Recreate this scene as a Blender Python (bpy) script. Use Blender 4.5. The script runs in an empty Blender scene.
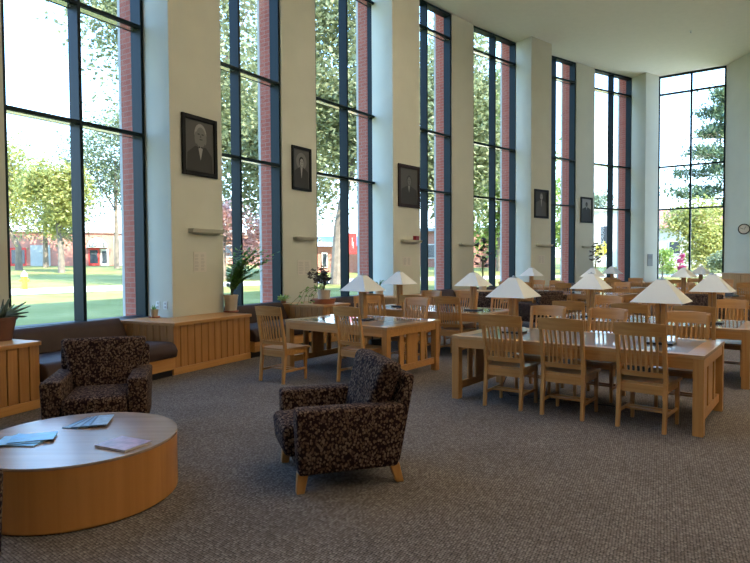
import bpy, bmesh, math, random
from mathutils import Vector, Matrix
R_ = math.radians
S = bpy.context.scene
COL = S.collection
RND = random.Random(7)

# ------------------------------------------------------------------ materials
def new_mat(name):
    m = bpy.data.materials.new(name); m.use_nodes = True
    nt = m.node_tree; nt.nodes.clear()
    out = nt.nodes.new('ShaderNodeOutputMaterial')
    b = nt.nodes.new('ShaderNodeBsdfPrincipled')
    nt.links.new(b.outputs[0], out.inputs[0])
    return m, nt, b, out

def col4(c): return (c[0], c[1], c[2], 1)

def plain(name, c, rough=.6, metal=0, spec=.5, noise=0, nscale=6, bump=0, bscale=60):
    m, nt, b, out = new_mat(name)
    b.inputs['Roughness'].default_value = rough
    b.inputs['Metallic'].default_value = metal
    b.inputs['Specular IOR Level'].default_value = spec
    b.inputs['Base Color'].default_value = col4(c)
    if noise or bump:
        tc = nt.nodes.new('ShaderNodeTexCoord')
    if noise:
        n = nt.nodes.new('ShaderNodeTexNoise'); n.inputs['Scale'].default_value = nscale; n.inputs['Detail'].default_value = 4
        nt.links.new(tc.outputs['Object'], n.inputs['Vector'])
        r = nt.nodes.new('ShaderNodeValToRGB')
        r.color_ramp.elements[0].position = .3; r.color_ramp.elements[1].position = .7
        r.color_ramp.elements[0].color = col4([x*(1-noise) for x in c]); r.color_ramp.elements[1].color = col4([min(1, x*(1+noise)) for x in c])
        nt.links.new(n.outputs['Fac'], r.inputs['Fac']); nt.links.new(r.outputs['Color'], b.inputs['Base Color'])
    if bump:
        n2 = nt.nodes.new('ShaderNodeTexNoise'); n2.inputs['Scale'].default_value = bscale; n2.inputs['Detail'].default_value = 3
        nt.links.new(tc.outputs['Object'], n2.inputs['Vector'])
        bp = nt.nodes.new('ShaderNodeBump'); bp.inputs['Strength'].default_value = bump; bp.inputs['Distance'].default_value = .01
        nt.links.new(n2.outputs['Fac'], bp.inputs['Height']); nt.links.new(bp.outputs['Normal'], b.inputs['Normal'])
    return m

def wood(name, c1, c2, axis=2, rough=.35, scale=9, spec=.5):
    m, nt, b, out = new_mat(name)
    b.inputs['Roughness'].default_value = rough
    b.inputs['Specular IOR Level'].default_value = spec
    tc = nt.nodes.new('ShaderNodeTexCoord')
    mp = nt.nodes.new('ShaderNodeMapping')
    sc = [scale*3]*3; sc[axis] = scale*.12
    mp.inputs['Scale'].default_value = sc
    nt.links.new(tc.outputs['Object'], mp.inputs['Vector'])
    n = nt.nodes.new('ShaderNodeTexNoise'); n.inputs['Scale'].default_value = 1; n.inputs['Detail'].default_value = 5
    n.inputs['Distortion'].default_value = .4
    nt.links.new(mp.outputs['Vector'], n.inputs['Vector'])
    oi = nt.nodes.new('ShaderNodeObjectInfo')
    ad = nt.nodes.new('ShaderNodeMath'); ad.operation = 'MULTIPLY_ADD'; ad.inputs[1].default_value = .16; ad.inputs[2].default_value = -.08
    nt.links.new(oi.outputs['Random'], ad.inputs[0])
    a2 = nt.nodes.new('ShaderNodeMath'); nt.links.new(n.outputs['Fac'], a2.inputs[0]); nt.links.new(ad.outputs[0], a2.inputs[1])
    r = nt.nodes.new('ShaderNodeValToRGB')
    r.color_ramp.elements[0].position = .3; r.color_ramp.elements[1].position = .7
    r.color_ramp.elements[0].color = col4(c1); r.color_ramp.elements[1].color = col4(c2)
    nt.links.new(a2.outputs[0], r.inputs['Fac']); nt.links.new(r.outputs['Color'], b.inputs['Base Color'])
    return m

def brickmat(name, c1, c2, mortar, scale=1.0):
    m, nt, b, out = new_mat(name)
    b.inputs['Roughness'].default_value = .85
    tc = nt.nodes.new('ShaderNodeTexCoord'); sp = nt.nodes.new('ShaderNodeSeparateXYZ')
    nt.links.new(tc.outputs['Object'], sp.inputs[0])
    ad = nt.nodes.new('ShaderNodeMath'); nt.links.new(sp.outputs[0], ad.inputs[0]); nt.links.new(sp.outputs[1], ad.inputs[1])
    cb = nt.nodes.new('ShaderNodeCombineXYZ'); nt.links.new(ad.outputs[0], cb.inputs[0]); nt.links.new(sp.outputs[2], cb.inputs[1])
    t = nt.nodes.new('ShaderNodeTexBrick')
    t.inputs['Scale'].default_value = scale
    t.inputs['Brick Width'].default_value = .23; t.inputs['Row Height'].default_value = .085
    t.inputs['Mortar Size'].default_value = .008
    t.inputs['Color1'].default_value = col4(c1); t.inputs['Color2'].default_value = col4(c2); t.inputs['Mortar'].default_value = col4(mortar)
    nt.links.new(cb.outputs[0], t.inputs['Vector']); nt.links.new(t.outputs['Color'], b.inputs['Base Color'])
    return m

M = {}
M['wall'] = plain('wall_paint', (.565, .55, .45), .8, noise=.03, nscale=2, bump=.05, bscale=150)
M['ceiling'] = plain('ceiling_paint', (.80, .73, .62), .9, noise=.02)
M['oak'] = wood('oak_upright', (.38, .165, .042), (.49, .24, .075), 2, .35)
M['oak_x'] = wood('oak_lengthwise', (.38, .165, .042), (.49, .24, .075), 0, .35)
M['oak_top'] = wood('oak_tabletop', (.38, .19, .06), (.47, .25, .09), 0, .32, spec=1.0)
M['oak_seat'] = wood('oak_seat', (.36, .16, .045), (.46, .23, .07), 1, .3, spec=1.0)
M['oak_dark'] = wood('oak_panel', (.31, .13, .032), (.40, .185, .055), 2, .4)
M['oak_orange'] = wood('oak_veneer', (.34, .135, .032), (.42, .18, .048), 2, .38, scale=5)
M['drum_top'] = wood('oak_low_top', (.24, .15, .10), (.30, .195, .135), 0, .27, scale=5, spec=.5)
M['inset'] = plain('dark_writing_surface', (.11, .075, .055), .34, spec=1.0, noise=.12)
M['frame'] = plain('dark_teal_window_metal', (.008, .018, .021), .45, spec=.12)
M['reflector'] = plain('pale_reflector_metal', (.70, .63, .54), .16, metal=.9)  # pale metal stands in for outdoor light mirrored under the dark transoms
M['stone'] = plain('pale_stone', (.45, .44, .40), .8, noise=.08)
M['brown'] = plain('brown_vinyl', (.046, .025, .018), .6, spec=.18, noise=.12, bump=.08, bscale=200)
M['shade_cream'] = None
M['black'] = plain('black_plastic', (.012, .012, .013), .4)
M['blackframe'] = plain('black_frame', (.008, .007, .006), .5, spec=.12)
M['brownframe'] = plain('dark_brown_frame', (.026, .012, .008), .5, spec=.12)
M['white'] = plain('white_plastic', (.75, .74, .70), .5)
M['paper'] = plain('paper', (.62, .57, .49), .8)
M['ink'] = plain('grey_ink', (.42, .39, .35), .8)
M['sign'] = plain('grey_sign', (.17, .17, .15), .6)
M['terracotta'] = plain('terracotta', (.30, .10, .05), .7, noise=.12)
M['darkpot'] = plain('dark_clay_pot', (.13, .05, .03), .6, noise=.15)
M['saucer'] = plain('brown_saucer', (.26, .085, .05), .6)
M['pot'] = plain('stone_pot', (.47, .38, .28), .75, noise=.08)
M['soil'] = plain('soil', (.03, .02, .014), .95)
M['stem'] = plain('plant_stem', (.10, .11, .04), .7)
M['bark'] = plain('bark', (.21, .165, .125), .9, noise=.3, nscale=3, bump=.5, bscale=12)
M['brick'] = brickmat('red_brick', (.34, .075, .042), (.40, .10, .058), (.33, .17, .125))
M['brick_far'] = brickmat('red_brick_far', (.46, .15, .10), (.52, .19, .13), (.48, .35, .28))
M['roof_grey'] = plain('grey_roof', (.42, .43, .45), .8)
M['roof_red'] = plain('brown_red_roof', (.40, .18, .13), .8)
M['concrete'] = plain('white_concrete', (.78, .74, .68), .8, noise=.04)
M['path'] = plain('path_concrete', (.50, .46, .42), .9, noise=.05)
M['red'] = plain('red_paint', (.70, .045, .035), .5)
M['redbox'] = plain('red_box', (.30, .015, .02), .5)
M['yellow'] = plain('yellow_paint', (.85, .42, .03), .5)
M['dark_glass'] = plain('dark_window_glass', (.06, .07, .08), .1)
M['metal'] = plain('brushed_metal', (.45, .45, .45), .3, metal=.9)
M['mag_blue'] = plain('blue_paper', (.09, .36, .72), .35, noise=.25, nscale=14)
M['mag_pale'] = plain('pale_blue_paper', (.24, .50, .76), .4, noise=.15, nscale=20)
M['mag_dark'] = plain('dark_blue_cover', (.035, .06, .11), .3, noise=.4, nscale=25)
M['mag_steel'] = plain('steel_blue_cover', (.13, .26, .42), .3, noise=.3, nscale=22)
M['mag_grey'] = plain('grey_blue_cover', (.25, .34, .44), .3, noise=.3, nscale=22)
M['mag_red'] = plain('mauve_cover', (.34, .22, .30), .3, noise=.5, nscale=16)
for i, g in enumerate([.028, .055, .11, .20, .34]):
    M['g%d' % i] = plain('print_grey_%d' % i, (g*.83, g*.8, g*.75), .6, spec=.12)

def lamp_shade_mat():
    m, nt, b, out = new_mat('cream_lamp_paper')
    b.inputs['Base Color'].default_value = (.86, .85, .80, 1); b.inputs['Roughness'].default_value = .7
    t = nt.nodes.new('ShaderNodeBsdfTranslucent'); t.inputs['Color'].default_value = (.80, .74, .62, 1)
    mx = nt.nodes.new('ShaderNodeMixShader'); mx.inputs[0].default_value = .25
    nt.links.new(b.outputs[0], mx.inputs[1]); nt.links.new(t.outputs[0], mx.inputs[2]); nt.links.new(mx.outputs[0], out.inputs[0])
    return m
M['shade'] = lamp_shade_mat()
for k_, w_ in (('oak_top', .8), ('inset', .9), ('drum_top', .0), ('oak_seat', .6)):
    b_ = [n_ for n_ in M[k_].node_tree.nodes if n_.type == 'BSDF_PRINCIPLED'][0]
    b_.inputs['Coat Weight'].default_value = w_; b_.inputs['Coat Roughness'].default_value = .07; b_.inputs['Coat IOR'].default_value = 1.75

def carpet_mat():
    m, nt, b, out = new_mat('flecked_loop_carpet')
    b.inputs['Roughness'].default_value = .95; b.inputs['Specular IOR Level'].default_value = .1
    tc = nt.nodes.new('ShaderNodeTexCoord')
    mp = nt.nodes.new('ShaderNodeMapping'); mp.inputs['Rotation'].default_value = (0, 0, R_(-58))
    mp.inputs['Scale'].default_value = (64, 50, 1)
    nt.links.new(tc.outputs['Object'], mp.inputs['Vector'])
    v = nt.nodes.new('ShaderNodeTexVoronoi'); v.voronoi_dimensions = '2D'; v.inputs['Scale'].default_value = 1; v.inputs['Randomness'].default_value = .28
    nt.links.new(mp.outputs['Vector'], v.inputs['Vector'])
    sp = nt.nodes.new('ShaderNodeSeparateColor'); nt.links.new(v.outputs['Color'], sp.inputs[0])
    r = nt.nodes.new('ShaderNodeValToRGB'); r.color_ramp.interpolation = 'CONSTANT'
    e = r.color_ramp.elements
    e[0].position = 0; e[0].color = (.138, .109, .092, 1)
    e[1].position = .26; e[1].color = (.168, .134, .113, 1)
    for p, c in ((.55, (.19, .155, .131)), (.80, (.225, .188, .162))):
        n = e.new(p); n.color = col4(c)
    nt.links.new(sp.outputs[0], r.inputs['Fac'])
    nz = nt.nodes.new('ShaderNodeTexNoise'); nz.inputs['Scale'].default_value = 1.3; nz.inputs['Detail'].default_value = 3
    nt.links.new(tc.outputs['Object'], nz.inputs['Vector'])
    mr = nt.nodes.new('ShaderNodeMapRange'); mr.inputs[1].default_value = .3; mr.inputs[2].default_value = .7; mr.inputs[3].default_value = .72; mr.inputs[4].default_value = .88
    nt.links.new(nz.outputs['Fac'], mr.inputs[0])
    mx = nt.nodes.new('ShaderNodeMixRGB'); mx.blend_type = 'MULTIPLY'; mx.inputs[0].default_value = 1
    nt.links.new(r.outputs['Color'], mx.inputs[1]); nt.links.new(mr.outputs[0], mx.inputs[2])
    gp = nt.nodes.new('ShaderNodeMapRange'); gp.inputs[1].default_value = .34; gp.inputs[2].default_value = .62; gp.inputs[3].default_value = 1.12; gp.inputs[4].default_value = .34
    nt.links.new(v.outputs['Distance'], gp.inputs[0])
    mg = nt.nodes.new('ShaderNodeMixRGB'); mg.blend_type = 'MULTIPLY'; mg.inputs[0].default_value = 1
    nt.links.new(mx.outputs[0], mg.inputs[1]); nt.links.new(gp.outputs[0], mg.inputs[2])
    nt.links.new(mg.outputs[0], b.inputs['Base Color'])
    bp = nt.nodes.new('ShaderNodeBump'); bp.inputs['Strength'].default_value = .4; bp.inputs['Distance'].default_value = .006; bp.invert = True
    nt.links.new(v.outputs['Distance'], bp.inputs['Height']); nt.links.new(bp.outputs['Normal'], b.inputs['Normal'])
    return m
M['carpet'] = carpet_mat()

def fabric_mat():
    m, nt, b, out = new_mat('leaf_fleck_upholstery')
    b.inputs['Roughness'].default_value = .95; b.inputs['Specular IOR Level'].default_value = .08
    tc = nt.nodes.new('ShaderNodeTexCoord')
    nz = nt.nodes.new('ShaderNodeTexNoise'); nz.inputs['Scale'].default_value = 22
    nt.links.new(tc.outputs['Object'], nz.inputs['Vector'])
    va = nt.nodes.new('ShaderNodeVectorMath'); va.operation = 'MULTIPLY_ADD'; va.inputs[1].default_value = (.02, .02, .02)
    nt.links.new(nz.outputs['Color'], va.inputs[0]); nt.links.new(tc.outputs['Object'], va.inputs[2])
    mp = nt.nodes.new('ShaderNodeMapping'); mp.inputs['Scale'].default_value = (62, 62, 50)
    nt.links.new(va.outputs[0], mp.inputs['Vector'])
    v = nt.nodes.new('ShaderNodeTexVoronoi'); v.inputs['Scale'].default_value = 1
    nt.links.new(mp.outputs['Vector'], v.inputs['Vector'])
    sp = nt.nodes.new('ShaderNodeSeparateColor'); nt.links.new(v.outputs['Color'], sp.inputs[0])
    # petal mask: close to the cell centre
    mr = nt.nodes.new('ShaderNodeMapRange'); mr.inputs[1].default_value = .46; mr.inputs[2].default_value = .60; mr.inputs[3].default_value = 1; mr.inputs[4].default_value = 0
    nt.links.new(v.outputs['Distance'], mr.inputs[0])
    r = nt.nodes.new('ShaderNodeValToRGB'); r.color_ramp.interpolation = 'CONSTANT'
    e = r.color_ramp.elements
    e[0].position = 0; e[0].color = (.018, .008, .010, 1)
    e[1].position = .12; e[1].color = (.105, .062, .040, 1)
    for p, c in ((.5, (.15, .10, .072)), (.8, (.07, .04, .031))):
        n = e.new(p); n.color = col4(c)
    nt.links.new(sp.outputs[0], r.inputs['Fac'])
    mx = nt.nodes.new('ShaderNodeMixRGB'); mx.inputs[1].default_value = (.017, .008, .008, 1)
    nt.links.new(mr.outputs[0], mx.inputs[0]); nt.links.new(r.outputs['Color'], mx.inputs[2])
    nt.links.new(mx.outputs[0], b.inputs['Base Color'])
    return m
M['fabric'] = fabric_mat()

def glass_mat():
    m = bpy.data.materials.new('clear_window_glass'); m.use_nodes = True
    nt = m.node_tree; nt.nodes.clear()
    out = nt.nodes.new('ShaderNodeOutputMaterial')
    t = nt.nodes.new('ShaderNodeBsdfTransparent'); t.inputs[0].default_value = (.93, .96, .95, 1)
    g = nt.nodes.new('ShaderNodeBsdfGlossy'); g.inputs['Roughness'].default_value = .02
    lw = nt.nodes.new('ShaderNodeLayerWeight'); lw.inputs[0].default_value = .5
    pw = nt.nodes.new('ShaderNodeMath'); pw.operation = 'POWER'; pw.inputs[1].default_value = 5
    f = nt.nodes.new('ShaderNodeMath'); f.operation = 'MULTIPLY_ADD'; f.inputs[1].default_value = .5; f.inputs[2].default_value = .025
    nt.links.new(lw.outputs['Facing'], pw.inputs[0]); nt.links.new(pw.outputs[0], f.inputs[0])
    mx = nt.nodes.new('ShaderNodeMixShader')
    nt.links.new(f.outputs[0], mx.inputs[0]); nt.links.new(t.outputs[0], mx.inputs[1]); nt.links.new(g.outputs[0], mx.inputs[2])
    nt.links.new(mx.outputs[0], out.inputs[0])
    return m
M['glass'] = glass_mat()

def grass_mat():
    m, nt, b, out = new_mat('mown_grass')
    b.inputs['Roughness'].default_value = .9; b.inputs['Specular IOR Level'].default_value = .1
    tc = nt.nodes.new('ShaderNodeTexCoord')
    n = nt.nodes.new('ShaderNodeTexNoise'); n.inputs['Scale'].default_value = .5; n.inputs['Detail'].default_value = 8
    nt.links.new(tc.outputs['Object'], n.inputs['Vector'])
    r = nt.nodes.new('ShaderNodeValToRGB'); r.color_ramp.elements[0].position = .3; r.color_ramp.elements[1].position = .72
    r.color_ramp.elements[0].color = (.20, .20, .055, 1); r.color_ramp.elements[1].color = (.31, .29, .10, 1)
    nt.links.new(n.outputs['Fac'], r.inputs['Fac']); nt.links.new(r.outputs['Color'], b.inputs['Base Color'])
    return m
M['grass'] = grass_mat()

def leaf_mat(name, c1, c2, trans=.45):
    m, nt, b, out = new_mat(name)
    b.inputs['Roughness'].default_value = .55
    g = nt.nodes.new('ShaderNodeNewGeometry')
    r = nt.nodes.new('ShaderNodeValToRGB')
    r.color_ramp.elements[0].color = col4(c1); r.color_ramp.elements[1].color = col4(c2)
    nt.links.new(g.outputs['Random Per Island'], r.inputs['Fac']); nt.links.new(r.outputs['Color'], b.inputs['Base Color'])
    t = nt.nodes.new('ShaderNodeBsdfTranslucent'); nt.links.new(r.outputs['Color'], t.inputs['Color'])
    mx = nt.nodes.new('ShaderNodeMixShader'); mx.inputs[0].default_value = trans
    nt.links.new(b.outputs[0], mx.inputs[1]); nt.links.new(t.outputs[0], mx.inputs[2]); nt.links.new(mx.outputs[0], out.inputs[0])
    return m
M['leaf_mid'] = leaf_mat('leaf_mid_green', (.13, .155, .06), (.46, .47, .25))
M['leaf_yellow'] = leaf_mat('leaf_yellow_green', (.27, .28, .06), (.56, .54, .19))
M['leaf_blue'] = leaf_mat('leaf_blue_green', (.11, .15, .08), (.36, .40, .24))
M['leaf_bright'] = leaf_mat('leaf_bright_green', (.17, .27, .05), (.46, .56, .15))
M['leaf_pine'] = leaf_mat('pine_needles', (.05, .10, .06), (.22, .28, .13), .2)
M['leaf_pink'] = leaf_mat('pink_blossom', (.50, .24, .20), (.80, .55, .46))
M['leaf_magenta'] = leaf_mat('magenta_blossom', (.42, .05, .16), (.62, .12, .28))
M['leaf_gold'] = leaf_mat('yellow_shrub_leaves', (.52, .44, .06), (.85, .74, .16))
M['leaf_house'] = leaf_mat('houseplant_leaf', (.06, .17, .03), (.22, .40, .10), .35)
M['leaf_dark'] = leaf_mat('dark_houseplant_leaf', (.022, .014, .010), (.075, .05, .035), .15)
M['leaf_agave'] = leaf_mat('grey_green_succulent_leaf', (.05, .08, .055), (.13, .17, .11), .1)

# ------------------------------------------------------------------ mesh helpers
class MB:
    def __init__(self): self.bm = bmesh.new()
    def hexa(self, v, bev=0, seg=2, mi=0):
        """v: 4 bottom corners then 4 top corners, both counter-clockwise seen from above"""
        vs = [self.bm.verts.new(p) for p in v]
        fs = []
        for q in ((3, 2, 1, 0), (4, 5, 6, 7), (0, 1, 5, 4), (1, 2, 6, 5), (2, 3, 7, 6), (3, 0, 4, 7)):
            f = self.bm.faces.new([vs[i] for i in q]); f.material_index = mi; fs.append(f)
        if bev:
            es = list({e for f in fs for e in f.edges})
            bmesh.ops.bevel(self.bm, geom=es, offset=bev, segments=seg, affect='EDGES', profile=.5)
        return self
    def box(self, x0, x1, y0, y1, z0, z1, bev=0, seg=1, mi=0):
        return self.hexa([(x0, y0, z0), (x1, y0, z0), (x1, y1, z0), (x0, y1, z0), (x0, y0, z1), (x1, y0, z1), (x1, y1, z1), (x0, y1, z1)], bev, seg, mi)
    def poly_prism(self, pts, z0, z1, mi=0, bev=0, seg=2):
        b = [self.bm.verts.new((x, y, z0)) for x, y in pts]; t = [self.bm.verts.new((x, y, z1)) for x, y in pts]
        n = len(pts); fs = [self.bm.faces.new(b[::-1]), self.bm.faces.new(t)]
        for i in range(n): fs.append(self.bm.faces.new([b[i], b[(i+1) % n], t[(i+1) % n], t[i]]))
        for f in fs: f.material_index = mi
        if bev:
            es = list(fs[1].edges)
            bmesh.ops.bevel(self.bm, geom=es, offset=bev, segments=seg, affect='EDGES', profile=.5)
        return self
    def extr_x(self, prof, x0, x1, bev=0, seg=1, mi=0):
        """profile of (y,z) points extruded along x"""
        a = [self.bm.verts.new((x0, y, z)) for y, z in prof]; b = [self.bm.verts.new((x1, y, z)) for y, z in prof]
        n = len(prof); fs = [self.bm.faces.new(a), self.bm.faces.new(b[::-1])]
        for i in range(n): fs.append(self.bm.faces.new([a[i], b[i], b[(i+1) % n], a[(i+1) % n]][::-1]))
        for f in fs: f.material_index = mi
        if bev:
            es = list({e for f in fs for e in f.edges})
            bmesh.ops.bevel(self.bm, geom=es, offset=bev, segments=seg, affect='EDGES', profile=.5)
        return self
    def lathe(self, prof, n=24, c=(0, 0), mi=0, sx=1, sy=1):
        rings = []
        for r, z in prof:
            if r < 1e-5: rings.append([self.bm.verts.new((c[0], c[1], z))])
            else: rings.append([self.bm.verts.new((c[0]+sx*r*math.cos(2*math.pi*i/n), c[1]+sy*r*math.sin(2*math.pi*i/n), z)) for i in range(n)])
        for a, b in zip(rings, rings[1:]):
            for i in range(n):
                j = (i+1) % n
                if len(a) == 1 and len(b) == 1: break
                if len(a) == 1: f = self.bm.faces.new([a[0], b[j], b[i]])
                elif len(b) == 1: f = self.bm.faces.new([a[i], a[j], b[0]])
                else: f = self.bm.faces.new([a[i], a[j], b[j], b[i]])
                f.material_index = mi
        return self
    def tube(self, pts, r, n=6, r2=None, mi=0):
        pts = [Vector(p) for p in pts]; rings = []
        for i, p in enumerate(pts):
            d = (pts[min(i+1, len(pts)-1)]-pts[max(i-1, 0)]).normalized()
            u = d.orthogonal().normalized() if i == 0 else (u-d*u.dot(d)).normalized()
            w = d.cross(u); rr = r if r2 is None else r+(r2-r)*i/max(1, len(pts)-1)
            rings.append([self.bm.verts.new(p+u*rr*math.cos(2*math.pi*k/n)+w*rr*math.sin(2*math.pi*k/n)) for k in range(n)])
        for a, b in zip(rings, rings[1:]):
            for k in range(n):
                f = self.bm.faces.new([a[k], a[(k+1) % n], b[(k+1) % n], b[k]]); f.material_index = mi
        for rg, fl in ((rings[0], True), (rings[-1], False)):
            f = self.bm.faces.new(rg[::-1] if fl else rg); f.material_index = mi
        return self
    def leaf(self, base, tip, w, fold=.25, up=Vector((0, 0, 1)), mi=0):
        base, tip = Vector(base), Vector(tip); d = tip-base
        s = d.cross(up)
        if s.length < 1e-6: s = d.orthogonal()
        s.normalize(); nrm = s.cross(d).normalized()
        m1 = base+d*.45+s*w*.5-nrm*w*fold; m2 = base+d*.45-s*w*.5-nrm*w*fold; mm = base+d*.5
        v = [self.bm.verts.new(p) for p in (base, m1, tip, m2)]
        for q in ((v[0], v[1], v[2]), (v[0], v[2], v[3])):
            f = self.bm.faces.new(q); f.material_index = mi
        return self
    def quad(self, pts, mi=0):
        f = self.bm.faces.new([self.bm.verts.new(p) for p in pts]); f.material_index = mi; return self
    def build(self, name, mats, parent=None, smooth=False, loc=None, rz=0):
        if not isinstance(mats, (list, tuple)): mats = [mats]
        bmesh.ops.recalc_face_normals(self.bm, faces=self.bm.faces)
        me = bpy.data.meshes.new(name); self.bm.to_mesh(me); self.bm.free()
        for m in mats: me.materials.append(m)
        if smooth:
            for p in me.polygons: p.use_smooth = True
        o = bpy.data.objects.new(name, me); COL.objects.link(o)
        if parent: o.parent = parent
        if loc: o.location = loc
        o.rotation_euler.z = rz
        return o

def soft(o, deg=40):
    for p in o.data.polygons: p.use_smooth = True
    try: o.data.set_sharp_from_angle(angle=R_(deg))
    except Exception: pass
    return o

def tag(o, label=None, cat=None, group=None, kind=None):
    if label: o['label'] = label
    if cat: o['category'] = cat
    if group: o['group'] = group
    if kind: o['kind'] = kind
    return o

def empty(name, loc=(0, 0, 0), rz=0, **k):
    o = bpy.data.objects.new(name, None); COL.objects.link(o)
    o.location = loc; o.rotation_euler.z = rz; o.empty_display_size = .1
    return tag(o, **k)

def copy_tree(o, parent=None):
    c = o.copy(); COL.objects.link(c)
    if parent: c.parent = parent
    for ch in list(o.children): copy_tree(ch, c)
    return c

def inst(proto, used, loc, rz, label, group=None):
    o = proto if proto not in used else copy_tree(proto)
    used.add(proto)
    o.location = loc; o.rotation_euler.z = rz; o['label'] = label
    if group: o['group'] = group
    return o

# ------------------------------------------------------------------ room geometry: an arc of window bays
CX, CY, RW = 27.757, -7.182, 35.69
ZT, ZS = 8.955, .75
def P(R, th, z=0): return Vector((CX+R*math.cos(R_(th)), CY+R*math.sin(R_(th)), z))
def chord(R, th): return 2*R*math.sin(R_(th)/2)
def rz_of(th): return R_(th-90)            # local x along the wall to the right, y outwards
def pier(k):
    a = 152.12-5.485*(k-1)
    return (a, a-(1.80 if k % 2 else 2.0))

def wallbox(name, t0, t1, R0, R1, z0, z1, mat, kind='structure', parent=None, bev=0):
    """block between two angles and two radii, in a frame standing at the wall"""
    tm = (t0+t1)/2; o = P(RW, tm); rz = rz_of(tm)
    pts = []
    inv = Matrix.Rotation(-rz, 3, 'Z')
    for R, t in ((R0, t0), (R0, t1), (R1, t1), (R1, t0)):
        q = inv @ (P(R, t)-o); pts.append((q.x, q.y))
    m = MB(); m.poly_prism(pts, z0, z1)
    ob = m.build(name, mat, parent)
    if not parent: ob.location = o; ob.rotation_euler.z = rz; tag(ob, kind=kind)
    return ob

# plan of the bays: right front edge of every window frame, direction of its chord, width
WIN = {}
_R = {1: (-3.70, 9.47), 2: (-1.995, 12.471), 3: (.03, 15.356), 4: (2.28, 17.749), 5: (4.776, 20.091), 6: (7.474, 22.123), 7: (10.385, 24.002)}
_D = {1: (.5279, .849), 2: (.552, .834), 3: (.594, .804), 4: (.69, .724), 5: (.75, .661), 6: (.82, .572), 7: (.858, .513)}
_W = {1: 2.045, 3: 2.26}
for k in range(1, 8):
    r = Vector(_R[k]+(0,)); d = Vector(_D[k]+(0,)).normalized(); WIN[k] = (r-d*(_W.get(k, 2.2)+.05), r+d*.05, d)
d0 = Vector((.43, .903, 0)).normalized(); r0 = WIN[1][0]-Vector((.475, .88, 0))*1.25
WIN[0] = (r0-d0*2.2, r0, d0)
def outw(d): return Vector((-d.y, d.x, 0))
CORN = {1: ((-3.169, 9.206), (-2.622, 10.19)), 3: ((.46, 14.723), (1.2, 15.616)), 5: ((5.174, 19.558), (6.049, 20.273)), 7: ((10.691, 23.375), (11.40, 23.80))}
def prism_at(name, pts, z0, z1, mat, kind='structure'):
    """plan polygon as a block standing at its own place"""
    o = sum((Vector((p[0], p[1], 0)) for p in pts), Vector())/len(pts)
    d = Vector((pts[1][0]-pts[0][0], pts[1][1]-pts[0][1], 0)); rz = math.atan2(d.y, d.x)
    inv = Matrix.Rotation(-rz, 3, 'Z')
    q = [inv @ (Vector((p[0], p[1], 0))-o) for p in pts]
    m = MB(); m.poly_prism([(v.x, v.y) for v in q], z0, z1)
    ob = m.build(name, mat, None, loc=o, rz=rz); return tag(ob, kind=kind)
def t2(v): return (v.x, v.y)
PFACE = {}
for k in range(0, 8):
    r, n0 = WIN[k][1], outw(WIN[k][2])
    if k < 7: l, n1 = WIN[k+1][0], outw(WIN[k+1][2])
    else: l, n1 = Vector((11.47, 23.90, 0)), outw(WIN[7][2])
    if k in CORN: c0, c1 = CORN[k]
    else: c0, c1 = t2(r-n0*.03), t2(l-n1*.03)
    PFACE[k] = (Vector(c0+(0,)), Vector(c1+(0,)))
    prism_at('wall_pier', [c0, c1, t2(l+n1*.263), t2(r+n0*.263)], 0, ZT, M['wall'])
    prism_at('wall_brick_pier', [t2(r+n0*.2635), t2(l+n1*.2635), t2(l+n1*.585), t2(r+n0*.585)], -.6, 9.9, M['brick'])
    prism_at('trim_stone_edge', [t2(r+n0*.59), t2(l+n1*.59), t2(l+n1*.655), t2(r+n0*.655)], -.6, 9.9, M['stone'])
l = WIN[0][0]; n0 = outw(WIN[0][2])
prism_at('wall_pier', [t2(l-WIN[0][2]*2.1-n0*.72), t2(l-n0*.72), t2(l+n0*.26), t2(l-WIN[0][2]*2.1+n0*.26)], -.6, ZT, M['wall'])

def window(n, L, Rt):
    w = (Rt-L).length; d = (Rt-L).normalized()
    root = empty('window_%d' % n, (L+Rt)/2, math.atan2(d.y, d.x), kind='structure')
    f = MB(); h = w/2
    f.box(-h, -h+.05, 0, .25, ZS-.07, ZT, .004); f.box(h-.05, h, 0, .25, ZS-.07, ZT, .004)
    f.box(-h+.05, h-.05, 0, .25, ZS-.07, ZS, .004); f.box(-h+.05, h-.05, 0, .25, ZT-.06, ZT, .004)
    f.build('window_frame', M['frame'], root)
    MB().box(-.025, .025, 0, .25, ZS, ZT-.06, .004).build('mullion', M['frame'], root)
    for z in (3.666, 5.365, 8.253):
        m = MB()
        m.box(-h+.05, -.025, 0.0, .25, z-.055, z, .004); m.box(.025, h-.05, 0.0, .25, z-.055, z, .004)
        m.build('transom', M['frame'], root)
        m = MB(); m.box(-h+.052, -.027, .05, .185, z-.059, z-.0555); m.box(.027, h-.052, .05, .185, z-.059, z-.0555)
        m.build('transom_reflector', M['reflector'], root)  # added plate, imitates the bright reflection on the transom's underside
    MB().box(-h+.045, h-.045, .19, .20, ZS-.005, ZT-.055).build('window_glass', M['glass'], root)
    return root
for k in range(0, 8):
    L, Rt, d = WIN[k]; n0 = outw(d)
    window(k if k else 9, L, Rt)
    prism_at('wall_under_window', [t2(L), t2(Rt), t2(Rt+n0*.6), t2(L+n0*.6)], -.6, ZS-.07, M['wall'])
    prism_at('trim_sill', [t2(L+d*.02-n0*.22), t2(Rt-d*.02-n0*.22), t2(Rt-d*.02-n0*.003), t2(L+d*.02-n0*.003)], ZS-.06, ZS-.005, M['frame'])

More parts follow.
